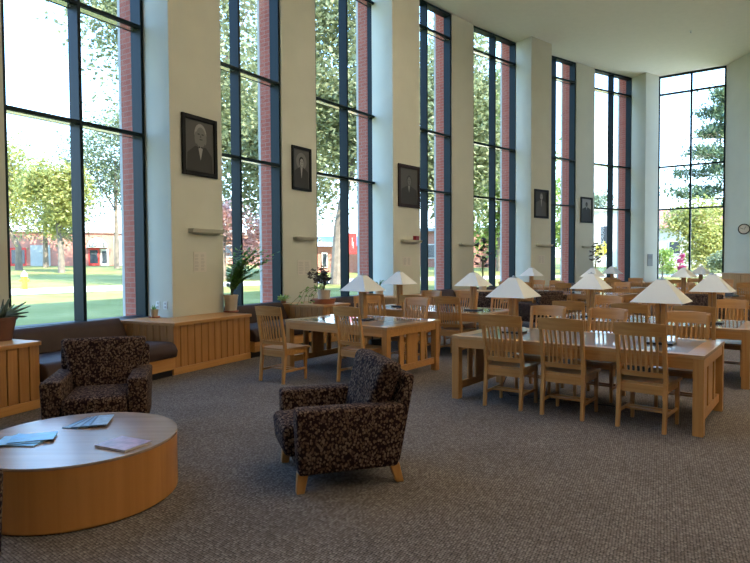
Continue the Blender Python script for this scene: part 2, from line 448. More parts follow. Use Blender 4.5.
# window in the end wall
W8L, W8R = Vector((11.43, 23.90, 0)), Vector((13.36, 22.56, 0))
d8 = (W8R-W8L); w8 = d8.length; rz8 = math.atan2(d8.y, d8.x)
root = empty('window_8', (W8L+W8R)/2, rz8, kind='structure')
h = w8/2; f = MB()
f.box(-h, -h+.06, 0, .15, ZS-.35, ZT, .004); f.box(h-.06, h, 0, .15, ZS-.35, ZT, .004)
f.box(-h+.06, h-.06, 0, .15, ZS-.42, ZS-.35, .004); f.box(-h+.06, h-.06, 0, .15, ZT-.06, ZT, .004)
f.build('window_frame', M['frame'], root)
MB().box(-.035, .035, 0, .15, ZS-.35, ZT-.06, .004).build('mullion', M['frame'], root)
for z in (3.666, 5.365, 8.253):
    m = MB(); m.box(-h+.06, -.035, 0, .15, z-.06, z, .004); m.box(.035, h-.06, 0, .15, z-.06, z, .004); m.build('transom', M['frame'], root)
MB().box(-h+.06, h-.06, .09, .10, ZS-.35, ZT-.06).build('window_glass', M['glass'], root)
tag(MB().box(-h, h, .0, .3, -.6, ZS-.425).build('wall_under_window', M['wall'], None, loc=(W8L+W8R)/2, rz=rz8), kind='structure')
tag(MB().box(-.5, -h-.005 if False else -.32, 0, .3, 0, .01).build('trim_9', M['wall'], None, loc=W8L, rz=rz8), kind='structure')

# rest of the shell: right wall, back walls, arc to the left
def wall_line(name, a, b, th=.3, z0=-.6, z1=ZT, mat=None):
    a, b = Vector(a), Vector(b); d = b-a; L = d.length
    o = MB().box(0, L, 0, th, z0, z1).build(name, mat or M['wall'], None, loc=(a.x, a.y, 0), rz=math.atan2(d.y, d.x))
    return tag(o, kind='structure')
CR = [(13.36, 22.56), (13.36, 4.0), (13.36, -7.0), (-8.9, -7.0)]
wall_line('wall_right', CR[0], CR[2])
wall_line('wall_back', CR[2], CR[3])
A2 = WIN[0][0]-WIN[0][2]*2.1
wall_line('wall_left', (-8.9, -7.0), (A2.x-.3, A2.y))
# floor and ceiling
floor_pts = [(P(35.96, t).x, P(35.96, t).y) for t in [164-.5*i for i in range(0, 90)]] + [(11.5, 23.95), (13.5, 22.75), (13.66, 22.4), (13.66, -7.3), (-8.5, -7.3)]
def slab(name, pts, z0, z1, mat):
    m = MB(); m.poly_prism(pts, z0, z1); return tag(m.build(name, mat), kind='structure')
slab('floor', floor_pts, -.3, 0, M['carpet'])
slab('ceiling', floor_pts, ZT, ZT+.5, M['ceiling'])
roof_pts = [(P(36.5, t).x, P(36.5, t).y) for t in [164-.5*i for i in range(0, 90)]] + [(11.7, 24.4), (14.2, 22.6), (14.2, -7.6), (-9, -7.6)]
slab('wall_parapet', roof_pts, ZT+.5, 9.9, M['brick'])

# ceiling fittings
for x, y, nm in ((10.2, 19.2, 'near the far windows'), (9.0, 16.8, 'further from the windows')):
    o = empty('ceiling_sprinkler', (x, y, ZT), label='small white sprinkler head in the ceiling ' + nm, cat='sprinkler', group='ceiling sprinklers')
    MB().lathe([(0, 0), (.05, 0), (.05, -.012), (.015, -.016), (0, -.016)], 16).build('escutcheon', M['white'], o)
    MB().lathe([(.012, -.016), (.012, -.05), (.03, -.055), (0, -.058)], 12).build('nozzle', M['metal'], o)

# ------------------------------------------------------------------ window seats and slatted cabinets
def cab_span(k):
    a = pier(k)[0]
    if k == 7: return a+1.05, a-1.0
    return (a+1.05, a-1.72) if k % 2 else (a+.40, a-1.08)
RC = 34.30
CAB_L = {0: 'slatted oak cabinet at the photo\'s left edge under the succulent', 1: 'slatted oak cabinet below the white-bearded portrait pier',
         2: 'slatted oak cabinet under the trailing plant between two windows', 3: 'slatted oak cabinet at the pier with brown-framed portrait',
         4: 'slatted oak cabinet at the pier without a portrait', 5: 'slatted oak cabinet below the fourth portrait along the wall',
         6: 'slatted oak cabinet below the last portrait along the wall', 7: 'slatted oak cabinet in the far corner under the grey sign'}
for k in range(0, 8):
    t0, t1 = cab_span(k); tm = (t0+t1)/2; o = P(RC, tm); rz = rz_of(tm)
    inv = Matrix.Rotation(-rz, 3, 'Z')
    def L(R, t):
        q = inv @ (P(R, t)-o); return (q.x, q.y)
    a, b = pier(k)
    if k % 2: fp = [L(RC, t0), L(RC, t1), L(34.99, t1), L(34.98, a+.10), L(35.40, a+.16), L(35.40, t0)]
    else: fp = [L(RC, t0), L(RC, t1), L(35.44, t1), L(35.44, t0)]
    root = empty('slatted_cabinet', o, rz, label=CAB_L[k], cat='cabinet', group='slatted cabinets along the window wall')
    hw = chord(RC, t0-t1)/2
    ins = lambda pts, e: [(x+(e if x < 0 else -e), y+(e if y < .05 else 0)) for x, y in pts]
    m = MB(); m.poly_prism(ins(fp, .03), .0, .70); m.build('carcass', M['oak_dark'], root)
    m = MB(); m.poly_prism([(x+(-.0 if x < 0 else 0.0), y-(.02 if y < .05 else 0)) for x, y in fp], .70, .745, bev=.006)
    m.build('cabinet_top', M['oak_x'], root)
    m = MB(); m.box(-hw, hw, 0, .0299, 0, .10, .003)
    yl = fp[-1][1]
    m.build('toe_board', M['oak_x'], root)
    n = max(4, round(2*hw/.135)); sw = 2*hw/n
    m = MB()
    for i in range(n): m.box(-hw+i*sw+.006, -hw+(i+1)*sw-.006, .004, .0299, .10, .70, .005)
    m.build('front_slats', M['oak_dark'], root)
    # left end: slats run back to the wall
    m = MB(); q0, q1 = Vector(fp[0]+(0,)), Vector(fp[-1]+(0,)); dl = (q1-q0); nl = 8
    ang = math.atan2(dl.y, dl.x); LL = dl.length
    for i in range(nl): m.box(i*LL/nl+.006, (i+1)*LL/nl-.006, -.026, -.004, .10, .70, .005)
    e = m.build('end_slats', M['oak_dark'], root); e.location = q0; e.rotation_euler.z = ang

BEN_L = {1: 'brown cushioned window seat behind the patterned armchair and low table', 2: 'brown cushioned window seat below the window with the tall leafy plant',
         3: 'brown cushioned window seat behind the single-lamp table', 4: 'brown cushioned window seat below the narrow fourth window',
         5: 'brown cushioned window seat below the window with the dark-leaved plant', 6: 'brown cushioned window seat below the sixth window',
         7: 'brown cushioned window seat below the last window before the corner'}
for k in range(1, 8):
    t0, t1 = cab_span(k-1)[1], cab_span(k)[0]; tm = (t0+t1)/2; hw = chord(34.3, t0-t1)/2
    o = P(34.2, tm)
    root = empty('window_seat', o, rz_of(tm), label=BEN_L[k], cat='bench', group='brown window seats')
    g = .012
    m = MB(); m.box(-hw+.03, hw-.03, .10, 1.1, 0, .10); m.build('toe_kick', M['black'], root)
    m = MB(); m.box(-hw+.03, hw-.03, .03, 1.15, .10, .27, .004); m.build('bench_base', M['oak_x'], root)
    m = MB(); m.extr_x([(-.0, .272), (.98, .272), (.98, .46), (.10, .485), (.03, .45), (-.02, .37)], -hw+g, hw-g, .03, 3); soft(m.build('seat_cushion', M['brown'], root))
    hb = chord(35.0, t0-t1)/2
    m = MB(); m.extr_x([(.93, .46), (1.22, .46), (1.22, .775), (1.13, .785), (1.06, .72)], -hw+g, hw-g, .025, 3); soft(m.build('back_cushion', M['brown'], root))

# ------------------------------------------------------------------ wall fittings on the piers
def on_pier(name, R, th, z, **k):
    n = min(range(1, 8), key=lambda i: abs(sum(pier(i))/2-th))   # local -y points into the room
    a, b = PFACE[n]; d = (b-a).normalized(); q = a+d*(P(R, th)-a).dot(d)-Vector((-d.y, d.x, 0))*.001; q.z = z
    return empty(name, q, math.atan2(d.y, d.x), **k)

def ell(cx, cz, rx, rz, y, n=20, a0=0, a1=360):
    return [(cx+rx*math.cos(R_(a0+(a1-a0)*i/n)), y, cz+rz*math.sin(R_(a0+(a1-a0)*i/n))) for i in range(n if a1-a0 >= 360 else n+1)]
def portrait(R, th, zc, w, h, label, style, frame='blackframe'):
    t = on_pier('framed_portrait', R-.001, th, zc, label=label, cat='picture', group='portraits on the piers')
    fw = .06*w/.65; m = MB()
    m.box(-w/2, -w/2+fw, -.04, 0, -h/2, h/2, .006); m.box(w/2-fw, w/2, -.04, 0, -h/2, h/2, .006)
    m.box(-w/2+fw, w/2-fw, -.04, 0, -h/2, -h/2+fw, .006); m.box(-w/2+fw, w/2-fw, -.04, 0, h/2-fw, h/2, .006)
    m.build('frame', M[frame], t)
    m = MB(); iw, ih = w/2-fw, h/2-fw
    m.box(-iw, iw, -.012, -.002, -ih, ih, mi=style.get('bg', 1))
    y = -.0125
    def put(pts, mi):
        nonlocal y
        y -= .0004; m.quad([(p[0], y, p[2]) for p in pts], mi)
    s = style
    hx, hz, hr = s['head']; sk = s.get('skin', 4); su = s.get('suit', 0)
    if 'halo' in s: put(ell(hx, hz+.02, hr*2.1, hr*2.2, 0), s['halo'])
    put([(-iw*.92, 0, -ih), (iw*.92, 0, -ih), (iw*.86, 0, hz-hr*2.3), (hx+hr*.9, 0, hz-hr*1.35), (hx-hr*.9, 0, hz-hr*1.35), (-iw*.86, 0, hz-hr*2.3)], su)
    put([(hx-hr*.42, 0, hz-hr*1.3), (hx, 0, hz-hr*(3.0 if not s.get('long') else 4.2)), (hx+hr*.42, 0, hz-hr*1.3)], 4)
    if s.get('tie'): put([(hx-hr*.35, 0, hz-hr*1.25), (hx-hr*.35, 0, hz-hr*1.6), (hx, 0, hz-hr*1.42), (hx+hr*.35, 0, hz-hr*1.6), (hx+hr*.35, 0, hz-hr*1.25), (hx, 0, hz-hr*1.4)], 0)
    put(ell(hx, hz+hr*.12, hr*.98, hr*1.28, 0), s.get('hair', 0))
    put(ell(hx+.008, hz-.01, hr*.76, hr*1.08, 0), sk)
    put(ell(hx-hr*.30, hz+hr*.14, hr*.2, hr*.08, 0, 10), 1); put(ell(hx+hr*.34, hz+hr*.14, hr*.2, hr*.08, 0, 10), 1)
    put([(hx, 0, hz+hr*.15), (hx-hr*.1, 0, hz-hr*.25), (hx+hr*.14, 0, hz-hr*.25)], max(0, sk-1))
    put(ell(hx+.01, hz-hr*.48, hr*.28, hr*.06, 0, 10), 1)
    if 'beard' in s:
        put(ell(hx-hr*.72, hz-hr*.35, hr*.26, hr*.75, 0), s['beard']); put(ell(hx+hr*.75, hz-hr*.35, hr*.22, hr*.7, 0), s['beard'])
        put(ell(hx, hz-hr*1.0, hr*.6, hr*.38, 0), s['beard'])
    m.build('print', [M['g0'], M['g1'], M['g2'], M['g3'], M['g4']], t)
    return t
portrait(35.0, 151.09, 3.50, .77, .97, 'black-framed portrait of a white-bearded person in a dark suit and bow tie', dict(head=(.02, .18, .135), hair=4, beard=3, tie=1, bg=2, skin=3, suit=1))
portrait(35.66, 145.48, 3.645, .66, .95, 'black-framed portrait of a dark-haired person with a pale halo backdrop', dict(head=(.0, .14, .085), halo=3, hair=0, bg=2, skin=4, suit=1, long=1))
portrait(35.0, 140.18, 3.53, .93, 1.08, 'wide brown-framed dark faded portrait on the third protruding pier', dict(head=(.0, .14, .10), hair=1, bg=2, skin=3, suit=1), 'brownframe')
portrait(35.0, 129.27, 3.51, .80, .96, 'black-framed portrait of a pale-haired standing person, fourth along the wall', dict(head=(.0, .24, .085), hair=3, bg=1, skin=4, suit=2, long=1))
portrait(35.66, 123.54, 3.52, .76, .97, 'black-framed portrait with a pale mount, last along the wall', dict(head=(.0, .20, .07), hair=0, bg=4, skin=2, suit=1))

LED = [(35.0, 150.95, .70, 'below the white-bearded portrait'), (35.66, 145.37, .72, 'below the dark-haired portrait'), (35.0, 140.12, .80, 'below the brown-framed portrait, holding a red box'),
       (35.66, 134.4, .78, 'on the pier with no portrait'), (35.0, 129.05, .82, 'below the fourth portrait along the wall'), (35.66, 123.45, .66, 'below the last portrait along the wall')]
for R, th, w, s in LED:
    t = on_pier('wall_ledge', R-.001, th, 2.14, label='cream wedge-shaped wall ledge ' + s, cat='shelf', group='wall ledges on the piers')
    MB().hexa([(-w/2, -.10, -.05), (w/2, -.10, -.05), (w/2, 0, -.05), (-w/2, 0, -.05), (-w/2, -.13, .012), (w/2, -.13, .012), (w/2, 0, .012), (-w/2, 0, .012)], .003, 1).build('ledge_top', M['wall'], t)
    MB().hexa([(-.2, -.03, -.07), (.2, -.03, -.07), (.2, 0, -.07), (-.2, 0, -.07), (-w/2+.02, -.08, -.0505), (w/2-.02, -.08, -.0505), (w/2-.02, 0, -.0505), (-w/2+.02, 0, -.0505)]).build('wedge_bracket', M['wall'], t)
o = on_pier('small_box', 35.0, 139.83, 2.153, label='small dark red box on the third wall ledge', cat='box')
MB().box(-.07, .07, -.13, -.03, 0, .09, .006).build('box_body', M['redbox'], o)
MB().box(-.072, .072, -.132, -.028, .09, .105, .004).build('box_lid', M['redbox'], o)

SG = [(35.0, 151.12, 1.61, .28, .33, 'below the white-bearded portrait'), (35.66, 145.35, 1.48, .46, .33, 'below the dark-haired portrait'),
      (35.0, 140.3, 1.60, .36, .24, 'below the brown-framed portrait'), (35.0, 129.2, 1.64, .34, .30, 'below the fourth portrait along the wall')]
for R, th, z, w, h, s in SG:
    t = on_pier('paper_notice', R-.001, th, z, label='cream paper notice with faint grey blocks ' + s, cat='notice', group='paper notices on the piers')
    m = MB(); m.box(-w/2, w/2, -.004, 0, -h/2, h/2); m.build('sheet', M['paper'], t)
    m = MB()
    for r in range(5):
        for c in range(2):
            x0 = -w/2+.025+c*(w/2-.01); z0 = h/2-.03-(r+1)*(h-.05)/5
            for l in range(3): m.box(x0, x0+(w/2-.05)*(.7+.3*RND.random()), -.0052, -.0042, z0+.008+l*.014, z0+.014+l*.014)
    m.build('printed_lines', M['ink'], t)
t = on_pier('wall_sign', 34.999, 118.62, 1.60, label='grey upright wall sign on the corner pier', cat='sign')
MB().box(-.17, .17, -.015, 0, -.24, .24, .004).build('plate', M['sign'], t)
MB().box(-.13, .13, -.018, -.0155, .05, .18).build('sign_panel', M['g3'], t)
# outlets on the lit reveal beside the first window
q1, q0 = Vector(CORN[1][0]+(0,)), WIN[1][1]; dr = (q1-q0).normalized()
for f, lab in ((.42, 'nearer the window'), (.72, 'nearer the pier corner')):
    q = q0.lerp(q1, f); q.z = .925
    t = empty('wall_outlet', q, math.atan2(dr.y, dr.x), label='white wall outlet on the pale reveal, '+lab, cat='outlet', group='wall outlets')
    MB().box(-.045, .045, -.009, -.001, -.06, .06, .002).build('cover_plate', M['white'], t)
    MB().box(-.018, .018, -.012, -.009, .012, .045).box(-.018, .018, -.012, -.009, -.045, -.012).build('socket', M['ink'], t)

# clock and low bookcase by the right wall
t = empty('wall_clock', (13.20, 21.1, 2.69), math.atan2(21.1, 13.2)-R_(90), label='round white-faced clock with dark rim on the far right wall', cat='clock')
def disc_y(r, y0, y1, n=32):
    m = MB(); m.lathe([(0, y0), (r, y0), (r, y1), (0, y1)], n)
    bmesh.ops.rotate(m.bm, verts=m.bm.verts, cent=(0, 0, 0), matrix=Matrix.Rotation(R_(90), 3, 'X')); return m
m = MB(); m.lathe([(.155, .03), (.19, .03), (.19, .0), (.185, -.03), (0, -.03)], 32); bmesh.ops.rotate(m.bm, verts=m.bm.verts, cent=(0, 0, 0), matrix=Matrix.Rotation(R_(90), 3, 'X')); m.build('clock_rim', M['black'], t)
disc_y(.16, .0, .018).build('clock_face', M['white'], t)
m = MB(); m.hexa([(-.007, -.0235, -.02), (.007, -.0235, -.02), (.007, -.0205, -.02), (-.007, -.0205, -.02), (.05, -.0235, .09), (.06, -.0235, .085), (.06, -.0205, .085), (.05, -.0205, .09)])
m.hexa([(-.02, -.0275, .008), (-.02, -.0275, -.008), (-.02, -.0245, -.008), (-.02, -.0245, .008), (-.12, -.0275, .05), (-.12, -.0275, .04), (-.12, -.0245, .04), (-.12, -.0245, .05)])
for i in range(12):
    q = R_(30*i); m.box(.135*math.cos(q)-.006, .135*math.cos(q)+.006, -.0205, -.0185, .135*math.sin(q)-.006, .135*math.sin(q)+.006)
m.build('clock_hands', M['black'], t)
t2 = MB(); t2.tube([(.03, .03, 0), (.12, .10, 0)], .02, 8); t2.build('bracket', M['black'], t)

t = empty('low_cabinet', (13.34, 19.6, 0), R_(-90), label='long low oak cabinet against the far right wall', cat='cabinet')
# local x runs along the wall, -y to the room
MB().box(-2.32, 2.32, -.48, 0, 1.08, 1.12, .005).build('cabinet_top', M['oak_x'], t)
MB().box(-2.28, 2.28, -.44, 0, .08, 1.08).build('carcass', M['oak_dark'], t)
MB().box(-2.26, 2.26, -.40, 0, 0, .08).build('plinth', M['black'], t)
for i in range(4):
    dd = MB().box(-2.27+1.14*i, -1.15+1.14*i, -.46, -.441, .10, 1.06, .004).build('door', M['oak'], t)
    MB().box(-1.22+1.14*i, -1.20+1.14*i, -.475, -.461, .55, .70, .003).build('handle', M['metal'], dd)

# ------------------------------------------------------------------ oak chair
def make_chair():
    r = empty('slat_back_chair', cat='chair', label='x')
    m = MB()                                                     # saddle seat
    W, D = .235, .22; N = 8; grid = []
    for j in range(N+1):
        row = []
        for i in range(N+1):
            x = -W+2*W*i/N; y = -D+.02+(2*D+.03)*j/N; x *= (1-.06*(1-j/N))
            u, v = 2*i/N-1, 2*j/N-1
            z = .455-.014*(1-u*u)*(1-(v*.9)**4)*(1.0 if v < .6 else .6)
            row.append(m.bm.verts.new((x, y, z)))
        grid.append(row)
    for j in range(N):
        for i in range(N): m.bm.faces.new([grid[j][i], grid[j][i+1], grid[j+1][i+1], grid[j+1][i]])
    rg = bmesh.ops.extrude_face_region(m.bm, geom=list(m.bm.faces))
    bmesh.ops.translate(m.bm, verts=[v for v in rg['geom'] if isinstance(v, bmesh.types.BMVert)], vec=(0, 0, -.026))
    soft(m.build('seat', M['oak_seat'], r), 30)
    for s in (-1, 1):                                            # rear legs run up as the back posts, raked
        x = s*.208; m = MB()
        prof = [(-.262, 0), (-.222, 0), (-.178, .40), (-.180, .50), (-.275, 1.0), (-.305, 1.0), (-.222, .50), (-.222, .40)]
        m.extr_x(prof, x-.018, x+.018, .004); m.build('leg', M['oak'], r)
    for s in (-1, 1):
        m = MB(); x = s*.208
        m.hexa([(x-.015, .185, 0), (x+.015, .185, 0), (x+.015, .215, 0), (x-.015, .215, 0), (x-.02, .178, .43), (x+.02, .178, .43), (x+.02, .22, .43), (x-.02, .22, .43)], .003, 1)
        m.build('leg', M['oak'], r)
    m = MB()
    m.box(-.19, .19, .190, .208, .365, .428, .002); m.box(-.19, .19, -.212, -.192, .345, .428, .002)
    for s in (-1, 1): m.box(s*.208-.010, s*.208+.010, -.18, .18, .365, .428, .002)
    m.build('apron', M['oak_x'], r)
    def back_y(z): return -.20-(z-.50)*.19 if z > .5 else -.20
    # curved top rail
    m = MB(); n = 8; za, zb = .895, 1.012
    pts = []
    for i in range(n+1):
        u = 2*i/n-1; x = .232*u; dy = -.035*(1-u*u)
        cam = .012*(1-u*u)
        pts.append([(x, back_y(za)+dy-.011, za), (x, back_y(za)+dy+.011, za), (x, back_y(zb)+dy+.009, zb+cam), (x, back_y(zb)+dy-.011, zb+cam)])
    vs = [[m.bm.verts.new(p) for p in q] for q in pts]
    for a, b in zip(vs, vs[1:]):
        for k in range(4): m.bm.faces.new([a[k], a[(k+1) % 4], b[(k+1) % 4], b[k]])
    m.bm.faces.new(vs[0]); m.bm.faces.new(vs[-1][::-1])
    soft(m.build('top_rail', M['oak_x'], r), 35)
    m = MB(); pts = []
    for i in range(n+1):
        u = 2*i/n-1; x = .192*u; dy = -.022*(1-u*u)
        pts.append([(x, back_y(.505)+dy-.010, .505), (x, back_y(.505)+dy+.010, .505), (x, back_y(.555)+dy+.010, .555), (x, back_y(.555)+dy-.010, .555)])
    vs = [[m.bm.verts.new(p) for p in q] for q in pts]
    for a, b in zip(vs, vs[1:]):
        for k in range(4): m.bm.faces.new([a[k], a[(k+1) % 4], b[(k+1) % 4], b[k]])
    m.bm.faces.new(vs[0]); m.bm.faces.new(vs[-1][::-1])
    soft(m.build('lower_rail', M['oak_x'], r), 35)
    m = MB()
    for i in range(7):
        u = -1+2*(i+1)/8; x0 = .185*u; x1 = .20*u
        y0 = back_y(.55)-.022*(1-u*u); y1 = back_y(.90)-.033*(1-u*u); w = .0095; d = .006
        ym = (y0+y1)/2+.012; xm = (x0+x1)/2
        for (xa, ya, zz0), (xb, yb, zz1) in (((x0, y0, .548), (xm, ym, .725)), ((xm, ym, .725), (x1, y1, .905))):
            m.hexa([(xa-w, ya-d, zz0), (xa+w, ya-d, zz0), (xa+w, ya+d, zz0), (xa-w, ya+d, zz0), (xb-w, yb-d, zz1), (xb+w, yb-d, zz1), (xb+w, yb+d, zz1), (xb-w, yb+d, zz1)])
    m.build('back_slats', M['oak'], r)
    m = MB()
    for s in (-1, 1): m.hexa([(s*.208-.009, -.215, .14), (s*.208+.009, -.215, .14), (s*.208+.009, .19, .14), (s*.208-.009, .19, .14), (s*.208-.009, -.205, .168), (s*.208+.009, -.205, .168), (s*.208+.009, .19, .168), (s*.208-.009, .19, .168)])
    m.build('side_stretchers', M['oak_x'], r)
    m = MB(); m.box(-.20, .20, -.06, -.035, .145, .165, .002); m.box(-.20, .20, .05, .075, .145, .165, .002); m.build('cross_stretchers', M['oak_x'], r)
    return r
CHAIR = make_chair(); USED = set()

# ------------------------------------------------------------------ reading table and lamp
def make_table(Lx, Wy):
    r = empty('reading_table', cat='table', label='x')
    a, b = Lx/2, Wy/2; T = .74
    m = MB(); e = .16
    m.box(-a, a, b-.10, b, T-.035, T, .003); m.box(-a, a, -b, -b+.10, T-.035, T, .003)
    m.box(-a, -a+e, -b+.10, b-.10, T-.035, T, .003); m.box(a-e, a, -b+.10, b-.10, T-.035, T, .003)
    top = m.build('tabletop', M['oak_top'], r)
    MB().box(-a+e, a-e, -b+.10, b-.10, T-.03, T-.0015).build('writing_surface', M['inset'], top)
    ap = MB()
    for s in (-1, 1):
        ap.box(-a+.09, a-.09, s*(b-.02)-.012, s*(b-.02)+.012, T-.135, T-.035, .002)
        ap.box(s*(a-.025)-.012, s*(a-.025)+.012, -b+.09, b-.09, T-.135, T-.035, .002)
    ap.build('apron', M['oak_x'], r)
    for sx in (-1, 1):
        for sy in (-1, 1):
            x, y = sx*(a-.05), sy*(b-.05)
            MB().box(x-.045, x+.045, y-.045, y+.045, 0, T-.035, .004).build('leg', M['oak'], r)
    for sx in (-1, 1):
        x = sx*(a-.05); m = MB()
        m.box(x-.016, x+.016, -b+.095, b-.095, .10, .19, .003)
        m.build('end_rail', M['oak_x'], r)
        m = MB()
        for y, w in ((-.26, .05), (0, .13), (.26, .05)): m.box(x-.010, x+.010, y-w/2*2, y+w/2*2, .19, T-.135)
        m.build('end_slats', M['oak'], r)
    return r
TBL, TBS, TBQ = make_table(2.604, 1.24), make_table(1.9, 1.3), make_table(1.3, 1.3)

def make_lamp():
    r = empty('table_lamp', cat='lamp', label='x')
    MB().box(-.13, .13, -.10, .10, 0, .018, .004).build('base', M['black'], r)
    m = MB()
    for s in (-1, 1): m.hexa([(s*.027-.022, -.042, .018), (s*.027+.022, -.042, .018), (s*.027+.022, .042, .018), (s*.027-.022, .042, .018), (s*.025-.020, -.038, .50), (s*.025+.020, -.038, .50), (s*.025+.020, .038, .50), (s*.025-.020, .038, .50)], .003, 1)
    m.build('post', M['oak'], r)
    m = MB(); a, c, z0, z1 = .247, .045, .430, .655; t = .006
    o0 = [(-a, -a, z0), (a, -a, z0), (a, a, z0), (-a, a, z0)]; o1 = [(-c, -c, z1), (c, -c, z1), (c, c, z1), (-c, c, z1)]
    i0 = [(x*(1-t/a*2), y*(1-t/a*2), z) for x, y, z in o0]; i1 = [(x*.8, y*.8, z-.002) for x, y, z in o1]
    V = [[m.bm.verts.new(p) for p in q] for q in (o0, o1, i0, i1)]
    for k in range(4):
        j = (k+1) % 4
        m.bm.faces.new([V[0][k], V[0][j], V[1][j], V[1][k]]); m.bm.faces.new([V[2][k], V[3][k], V[3][j], V[2][j]])
        m.bm.faces.new([V[0][k], V[2][k], V[2][j], V[0][j]]); m.bm.faces.new([V[1][k], V[1][j], V[3][j], V[3][k]])
    m.build('lamp_shade', M['shade'], r)
    m = MB(); m.lathe([(0, .645), (.045, .645), (.045, .662), (.014, .665), (.012, .68), (0, .684)], 12); m.lathe([(0, .49), (.012, .49), (.012, .646), (0, .646)], 8); m.build('finial', M['metal'], r)
    return r
LAMP = make_lamp()
_done = set()
def T_A(n): return n

UA = math.atan2(-.6137, .7896)
def table(kind, cx, cy, ang, label, lamps, chairs, desc):
    """lamps: list of (u, label); chairs: list of (u, v, extra rotation deg, label)"""
    u = Vector((math.cos(ang), math.sin(ang), 0)); v = Vector((-math.sin(ang), math.cos(ang), 0)); c = Vector((cx, cy, 0))
    inst(kind, USED, c, ang, label, 'oak reading tables')
    for lu, ll in lamps:
        inst(LAMP, USED, c+u*lu+Vector((0, 0, .7405)), ang, ll, 'pyramid-shade table lamps')
    for cu, cv, rot, ll in chairs:
        q = c+u*cu+v*cv
        inst(CHAIR, USED, q, ang+(0 if cv < 0 else math.pi)+R_(rot), ll, 'oak slat-back chairs')
ch = 'oak chair, '
def six(nu, fu, nv, fv, d, rot=(0,)*6):
    e = ['window-end', 'middle', 'aisle-end']
    return [(nu[i], nv, rot[i], ch+e[i]+' one on the near side of '+d) for i in range(3)] + \
           [(fu[i], fv, rot[3+i], ch+e[i]+' one on the far side of '+d) for i in range(3)]
# A: right foreground
table(TBL, 2.291, 6.518, UA, 'long oak reading table in the right foreground with two lamps',
      [(-.81, 'cream pyramid lamp on the window end of the right foreground table'), (.81, 'cream pyramid lamp on the aisle end of the right foreground table')],
      six((-.627, .035, .80), (-.68, .05, .92), -.455, .46, 'the right foreground table', (2, 0, -3, 0, -2, 1)), '')
# D: behind A
table(TBL, 3.94, 8.46, UA, 'long oak two-lamp table directly behind the right foreground table',
      [(-.82, 'cream pyramid lamp on the window end of the second right-hand table'), (.80, 'cream pyramid lamp on the aisle end of the second right-hand table')],
      six((-.90, -.08, .72), (-.78, .05, .915), -.47, .46, 'the second right-hand table', (0, 2, -2, 0, 0, 0)), '')
# B: single lamp, behind the armchair
table(TBS, -.20, 8.72, UA, 'short oak reading table with one lamp behind the patterned armchair',
      [(0.02, 'cream pyramid lamp on the short table behind the patterned armchair')],
      [(-.375, -1.22, 3, ch+'pulled out left of the short single-lamp table'), (.55, -.68, -3, ch+'near side of the short single-lamp table, behind the armchair back'),
       (-.55, .85, 42, ch+'turned aside at the far side of the short single-lamp table'), (.24, .82, 0, ch+'straight, at the far side of the short single-lamp table')], '')
# C: behind B
table(TBL, 1.10, 10.75, UA, 'long oak two-lamp table behind the short single-lamp table',
      [(-.80, 'cream pyramid lamp on the window end of the table near the fourth window'), (.78, 'cream pyramid lamp on the aisle end of the table near the fourth window')],
      six((-.83, 0, .716), (-.57, .236, .976), -.48, .48, 'the table near the fourth window'), '')
# far tables
UF = R_(-47)
def four(d, l=1): return [(-.42, -.50, 0, ch+'window-end one on the near side of '+d), (.42, -.50, 0, ch+'aisle-end one on the near side of '+d),
                          (-.42, .50, 0, ch+'window-end one on the far side of '+d), (.42, .50, 0, ch+'aisle-end one on the far side of '+d)]
FAR = [(TBQ, 4.49, 16.9, UF, 'square oak table with one lamp in front of the fifth window', 0, 'cream pyramid lamp on the square table below the fourth portrait', 'the square table by the fifth window', [(-.3, -.55), (.32, -.55), (-.3, .55), (.32, .55)]),
       (TBS, 5.74, 15.5, UF, 'short oak table beyond the dark armchairs, in line with the last portrait', 0, 'cream pyramid lamp just behind the second right-hand table\'s window-end lamp', 'the table beyond the dark armchairs', None),
       (TBS, 7.74, 14.35, UF, 'short oak table in line with the corner window', -.2, 'cream pyramid lamp below the corner window, nearer of two', 'the nearer corner-window table', None),
       (TBS, 7.65, 19.0, UF, 'short oak table near the seventh window', 0, 'small distant pyramid lamp at the foot of the seventh window', 'the table near the seventh window', None),
       (TBS, 9.74, 17.6, UF, 'short oak table farthest back below the corner window', 0, 'small pyramid lamp below the corner window, farther of two', 'the farther corner-window table', None),
       (TBS, 10.2, 15.0, UF, 'short oak table in front of the low cabinet', None, '', 'the table before the low cabinet', None)]
for kd, x, y, an, lab, lu, ll, d, pos in FAR:
    cs = four(d)
    if pos: cs = [(p[0], p[1], 0, c[3]) for p, c in zip(pos, cs)]
    table(kd, x, y, an, lab, [] if lu is None else [(lu, ll)], cs, d)

# dark desk telephone on the far table
t = empty('desk_telephone', (8.30, 13.68, .7405), R_(20), label='small black telephone on the far table below the corner window', cat='telephone')
MB().hexa([(-.10, -.11, 0), (.10, -.11, 0), (.10, .11, 0), (-.10, .11, 0), (-.10, -.10, .035), (.10, -.10, .035), (.10, .10, .09), (-.10, .10, .09)], .008, 2).build('telephone_body', M['black'], t)
MB().hexa([(-.095, -.09, .05), (-.04, -.09, .05), (-.04, .09, .10), (-.095, .09, .10), (-.095, -.09, .085), (-.04, -.09, .085), (-.04, .09, .135), (-.095, .09, .135)], .012, 2).build('handset', M['black'], t)
t = empty('black_bag', (.02, 8.95, 0), R_(20), label='black bag standing under the short single-lamp table', cat='bag')
soft(MB().hexa([(-.13, -.09, 0), (.13, -.09, 0), (.13, .09, 0), (-.13, .09, 0), (-.11, -.06, .42), (.11, -.06, .42), (.11, .06, .42), (-.11, .06, .42)], .03, 3).build('bag_body', M['black'], t))
